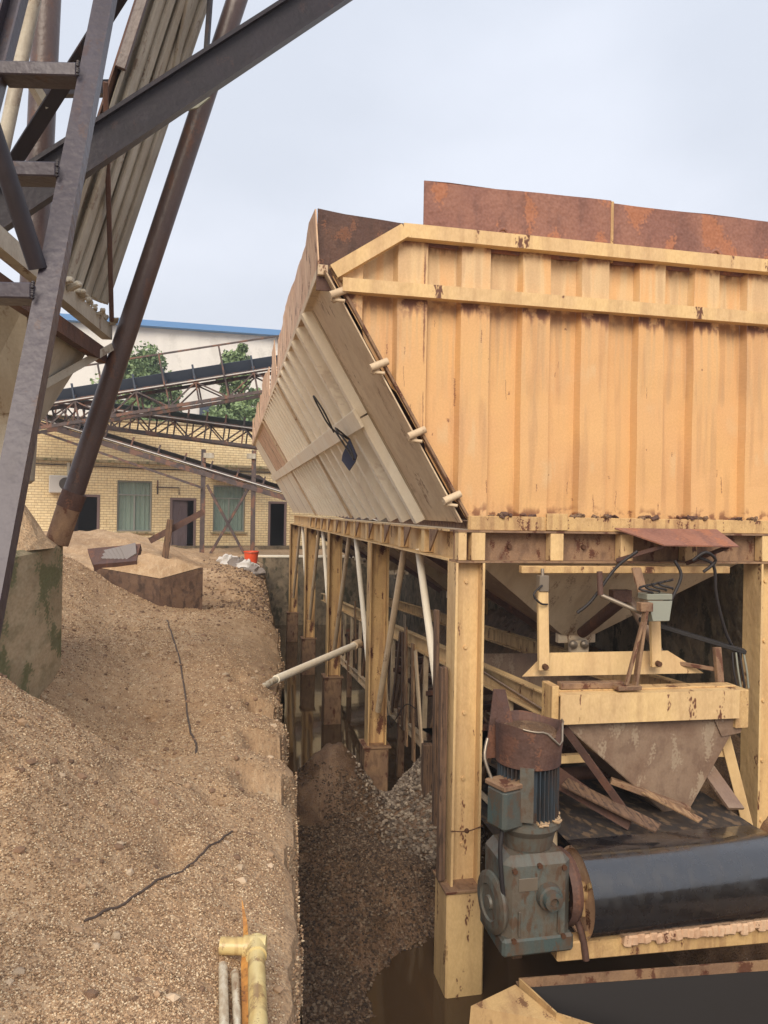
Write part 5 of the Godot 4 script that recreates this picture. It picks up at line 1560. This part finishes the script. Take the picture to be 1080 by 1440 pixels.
		for i in N:
			var u0: float = lerpf(o[0] - 0.1, o[1] + 0.1, float(i) / N); var u1: float = lerpf(o[0] - 0.1, o[1] + 0.1, float(i + 1) / N)
			var e0 := -0.34 + 0.045 * sin(i * 1.1) + 0.03 * sin(i * 0.37); var e1 := -0.34 + 0.045 * sin((i + 1) * 1.1) + 0.03 * sin((i + 1) * 0.37)
			mb.quad(W.call(u0, o[2] - 0.1, e0), W.call(u1, o[2] - 0.1, e1), W.call(u1, o[3] + 0.1, e1), W.call(u0, o[3] + 0.1, e0))
		part("curtain", mb, M.curtain, win)
		mb = MB.new()
		mb.bar(W.call(o[0] - 0.08, o[2] - 0.04, 0.04), W.call(o[1] + 0.08, o[2] - 0.04, 0.04), 0.14, 0.06)
		part("window_sill", mb, M.concrete, win)
	ptube("drain_pipe", R, M.tan, [W.call(-3.95, 0.1, 0.08), W.call(-3.95, 3.1, 0.08)], 0.05, 10)
	ptube("wall_pipe", R, M.darktruss, [W.call(-1.05, 2.35, 0.05), W.call(-0.25, 2.35, 0.05), W.call(-0.25, 2.1, 0.05)], 0.02, 8)
	ptube("wall_pipe", R, M.darktruss, [W.call(-1.0, 2.1, 0.05), W.call(-1.0, 2.6, 0.05)], 0.025, 8)
	ptube("wall_cable", R, M.cable, smooth([W.call(-9, 3.05, 0.05), W.call(-3, 3.02, 0.06), W.call(-1, 3.0, 0.06), W.call(2, 3.03, 0.05), W.call(6, 3.0, 0.05)], 6), 0.02, 6)
	mb = MB.new()
	mb.box(W.call(-4.15, 2.35, 0.2), V(0.8, 0.6, 0.32), Basis(V(0, 1, 0), th), 0.03)
	var ac := part("air_conditioner", mb, M.bag, R)
	mb = MB.new()
	mb.lathe([Vector2(0, 0.02), Vector2(0.2, 0.02), Vector2(0.22, 0.0)], W.call(-4.02, 2.37, 0.37), fn, 20)
	part("fan_grille", mb, M.interior, ac)
	mb = MB.new()
	mb.plate([W.call(0.75, 3.0, 0.02), W.call(2.7, 2.9, 0.02), W.call(2.9, 2.62, 0.75), W.call(0.9, 2.7, 0.75)], 0.03)
	part("awning", mb, M.darktruss, R)

	# white shed with blue eaves
	var S := thing("white_shed", "large white shed with blue eaves rising beyond the trees", "shed", V(0, 2, -50))
	var sa := V(-16, 14.35, -46.2); var sb := V(22, 15.45, -52.0)
	mb = MB.new()
	var sd := (sb - sa).normalized()
	for k in 38:
		var p := sa.lerp(sb, k / 38.0); var q := sa.lerp(sb, (k + 1) / 38.0)
		mb.plate([V(p.x, 1.8, p.z), V(q.x, 1.8, q.z), q, p], 0.12 + 0.03 * (k % 2))
	part("wall", mb, M.shed, S)
	pbar("eaves", S, M.blue, sa + V(0, 0.15, 0.3), sb + V(0, 0.15, 0.3), 0.6, 0.36)
	mb = MB.new()
	mb.quad(sa + V(0, 0.3, 0), sb + V(0, 0.3, 0), sb + V(0, 3.0, -20), sa + V(0, 3.0, -20))
	part("roof", mb, M.blue, S)
	for k in 3:
		mb = MB.new()
		var wq := V(-5.6 + k * 5.2, 9.6, -47.6 - k * 0.8)
		mb.box(wq, V(3.0, 0.9, 0.1), Basis(V(0, 1, 0), 0.15), 0.01)
		part("window", mb, M.bluebelt, S)

	# trees
	tree(V(-4.2, 2.0, -37.5), 9.0, 1.9, "broad green tree standing left behind the conveyors", 61)
	tree(V(0.3, 2.0, -36.5), 9.5, 1.1, "tall narrow green tree right of centre behind the conveyors", 62)
	tree(V(1.9, 2.0, -33.5), 6.6, 2.1, "dense green tree low behind the crossing conveyors", 63)
	tree(V(-0.6, 2.0, -34.0), 5.6, 1.6, "small green tree half hidden by the conveyor trusses", 64)

	# conveyors
	truss("conveyor_gallery", "dark conveyor with handrail rising to the right, topmost of three", V(-7.2, 6.13, -23.9), V(4.2, 8.46, -23.0), 0.62, true, M.bluebelt, 0.9, 0.42)
	truss("truss_conveyor", "middle truss conveyor falling to the right above the building", V(-6.2, 6.95, -26.2), V(4.2, 5.75, -24.2), 0.55, false, M.greenbelt, 0.62, 0.26)
	var T: Node3D = truss("low_conveyor", "lowest dark conveyor falling to the right past the trestle", V(-7.0, 6.52, -24.9), V(4.6, 3.18, -22.6), 0.12, false, M.rubber, 0.85, 0.22)
	pbar("tie_pipe", T, M.darktruss, V(-6.2, 5.95, -24.5), V(-0.8, 4.15, -23.5), 0.07, 0.07)
	var G := thing("trestle", "X-braced rusty steel trestle carrying the lowest conveyor", "trestle", V(0, 2, -23.4))
	for x in [-0.78, 0.76]:
		pprism("post", G, M.darktruss, H(0.14, 0.16, 0.03, 0.03), V(x, 1.7, -23.55 + x * 0.2), V(x, 5.35, -23.6 + x * 0.2), V(0, 0, 1))
		pbar("bracket", G, M.tan, V(x - (0.0 if x < 0 else 0.22), 5.16, -23.5 + x * 0.2), V(x + (0.32 if x < 0 else 0.05), 5.16, -23.5 + x * 0.2), 0.14, 0.16)
	pbar("cross_brace", G, M.darktruss, V(-0.66, 4.25, -23.66), V(0.55, 2.05, -23.4), 0.05, 0.08)
	pbar("cross_brace", G, M.darktruss, V(0.66, 4.25, -23.40), V(-0.55, 2.05, -23.7), 0.05, 0.08)
	pbar("sill_beam", G, M.web, V(-0.9, 1.98, -23.65), V(1.0, 1.98, -23.3), 0.16, 0.14)
	# kerb of the far pit end
	mb = MB.new()
	mb.bar(V(0.7, 2.17, -21.5), V(5.0, 2.17, -21.5), 0.34, 0.05)
	var kb := solo("kerb", mb, M.cream, "pale concrete kerb along the far end of the pit", "kerb")

func tree(o: Vector3, h: float, rad: float, label: String, sd: int):
	var g := RandomNumberGenerator.new()
	g.seed = sd
	var R := thing("tree", label, "tree", o, "trees between building and shed")
	var mb := MB.new()
	mb.tube([o, o + V(0.05, h * 0.35, 0), o + V(-0.05, h * 0.8, 0.05)], 0.17, 10, 0.04)
	for k in 9:
		var a := g.randf() * TAU
		var y := h * g.randf_range(0.3, 0.75)
		mb.tube([o + V(0, y, 0), o + V(cos(a) * rad * 0.4, y + h * 0.09, sin(a) * rad * 0.4), o + V(cos(a) * rad * 0.8, y + h * 0.14, sin(a) * rad * 0.8)], 0.05, 6, 0.01)
	part("trunk", mb, M.bark, R)
	mb = MB.new()
	var cl := []
	for k in 70:
		var a := g.randf() * TAU
		var f := g.randf()
		var y := h * (0.42 + 0.56 * f)
		var rr2 := rad * sqrt(maxf(0.05, 1.0 - pow(absf(f - 0.4) / 0.62, 2.0))) * sqrt(g.randf())
		cl.append([o + V(cos(a) * rr2, y, sin(a) * rr2), rad * g.randf_range(0.16, 0.34), g.randf()])
	for c in cl:
		for k in 210:
			var d := V(g.randfn(), g.randfn() * 0.8, g.randfn()).normalized() * pow(g.randf(), 0.45)
			var p: Vector3 = c[0] + d * c[1] * 1.25
			var B := Basis.from_euler(V(g.randf() * TAU, g.randf() * TAU, g.randf() * TAU))
			var s := g.randf_range(0.045, 0.095)
			var t: float = c[2] * 0.5 + g.randf() * 0.5
			mb.col = Color(lerpf(0.12, 0.28, t), lerpf(0.19, 0.38, t), lerpf(0.09, 0.17, t))
			mb.tri(p + B * V(-s, 0, 0), p + B * V(0, s * 1.8, 0), p + B * V(s, 0, 0))
			mb.tri(p + B * V(-s, 0, 0), p + B * V(s, 0, 0), p + B * V(0, -s * 1.2, s * 0.3))
	part("crown", mb, M.leaf, R)

func _ready():
	# camera, sky, sun, exposure
	var cam := Camera3D.new()
	cam.fov = 69.39
	cam.near = 0.05
	cam.far = 2000
	add_child(cam)
	cam.position = V(0, 3.5, 0)
	cam.rotation_degrees = V(0, -11.9, 1.0)
	cam.current = true
	var we := WorldEnvironment.new()
	var env := Environment.new()
	env.background_mode = Environment.BG_SKY
	var sk := ProceduralSkyMaterial.new()
	sk.sky_top_color = Color(0.642, 0.664, 0.706)
	sk.sky_horizon_color = Color(0.662, 0.676, 0.702)
	sk.sky_curve = 0.2
	sk.ground_bottom_color = Color(0.40, 0.36, 0.31)
	sk.ground_horizon_color = Color(0.52, 0.50, 0.48)
	# thin uneven cloud over the whole sky
	var cw := 1024
	var chh := 512
	var cd := PackedByteArray()
	cd.resize(cw * chh * 4)
	var cn := FastNoiseLite.new()
	cn.seed = 12; cn.frequency = 1.1; cn.fractal_octaves = 5
	for j in chh:
		var la := PI * (0.5 - (j + 0.5) / chh)
		for i in cw:
			var lo := TAU * i / cw
			var e := V(cos(lo) * cos(la), sin(la), sin(lo) * cos(la))
			var q := (j * cw + i) * 4
			var a := smoothstep(-0.35, 0.5, cn.get_noise_3d(e.x, e.y * 2.2, e.z))
			cd[q] = 250; cd[q + 1] = 246; cd[q + 2] = 250; cd[q + 3] = int(a * 17)
	sk.sky_cover = ImageTexture.create_from_image(Image.create_from_data(cw, chh, false, Image.FORMAT_RGBA8, cd))
	var sky := Sky.new()
	sky.sky_material = sk
	env.sky = sky
	env.tonemap_mode = Environment.TONE_MAPPER_LINEAR
	env.tonemap_exposure = 2.0
	env.sdfgi_enabled = true
	env.ssao_enabled = true
	env.ssil_enabled = true
	env.fog_enabled = true
	env.fog_density = 0.002
	env.fog_light_color = Color(0.80, 0.82, 0.86)
	we.environment = env
	add_child(we)
	var sun := DirectionalLight3D.new()
	sun.light_energy = 0.5
	sun.light_color = Color(1.0, 0.95, 0.88)
	sun.light_angular_distance = 35.0
	sun.shadow_enabled = true
	add_child(sun)
	sun.look_at_from_position(V(-2.5, 5.6, 7), V(0, 0, 0))
	rng.seed = 20240
	nz.seed = 3; nz.frequency = 0.02; nz.fractal_octaves = 4
	nz2.seed = 8; nz2.frequency = 0.5; nz2.fractal_octaves = 3
	make_materials()
	build_ground()
	build_bins()
	build_weigher()
	build_motor()
	build_tank()
	build_pit_things()
	build_left()
	build_far()
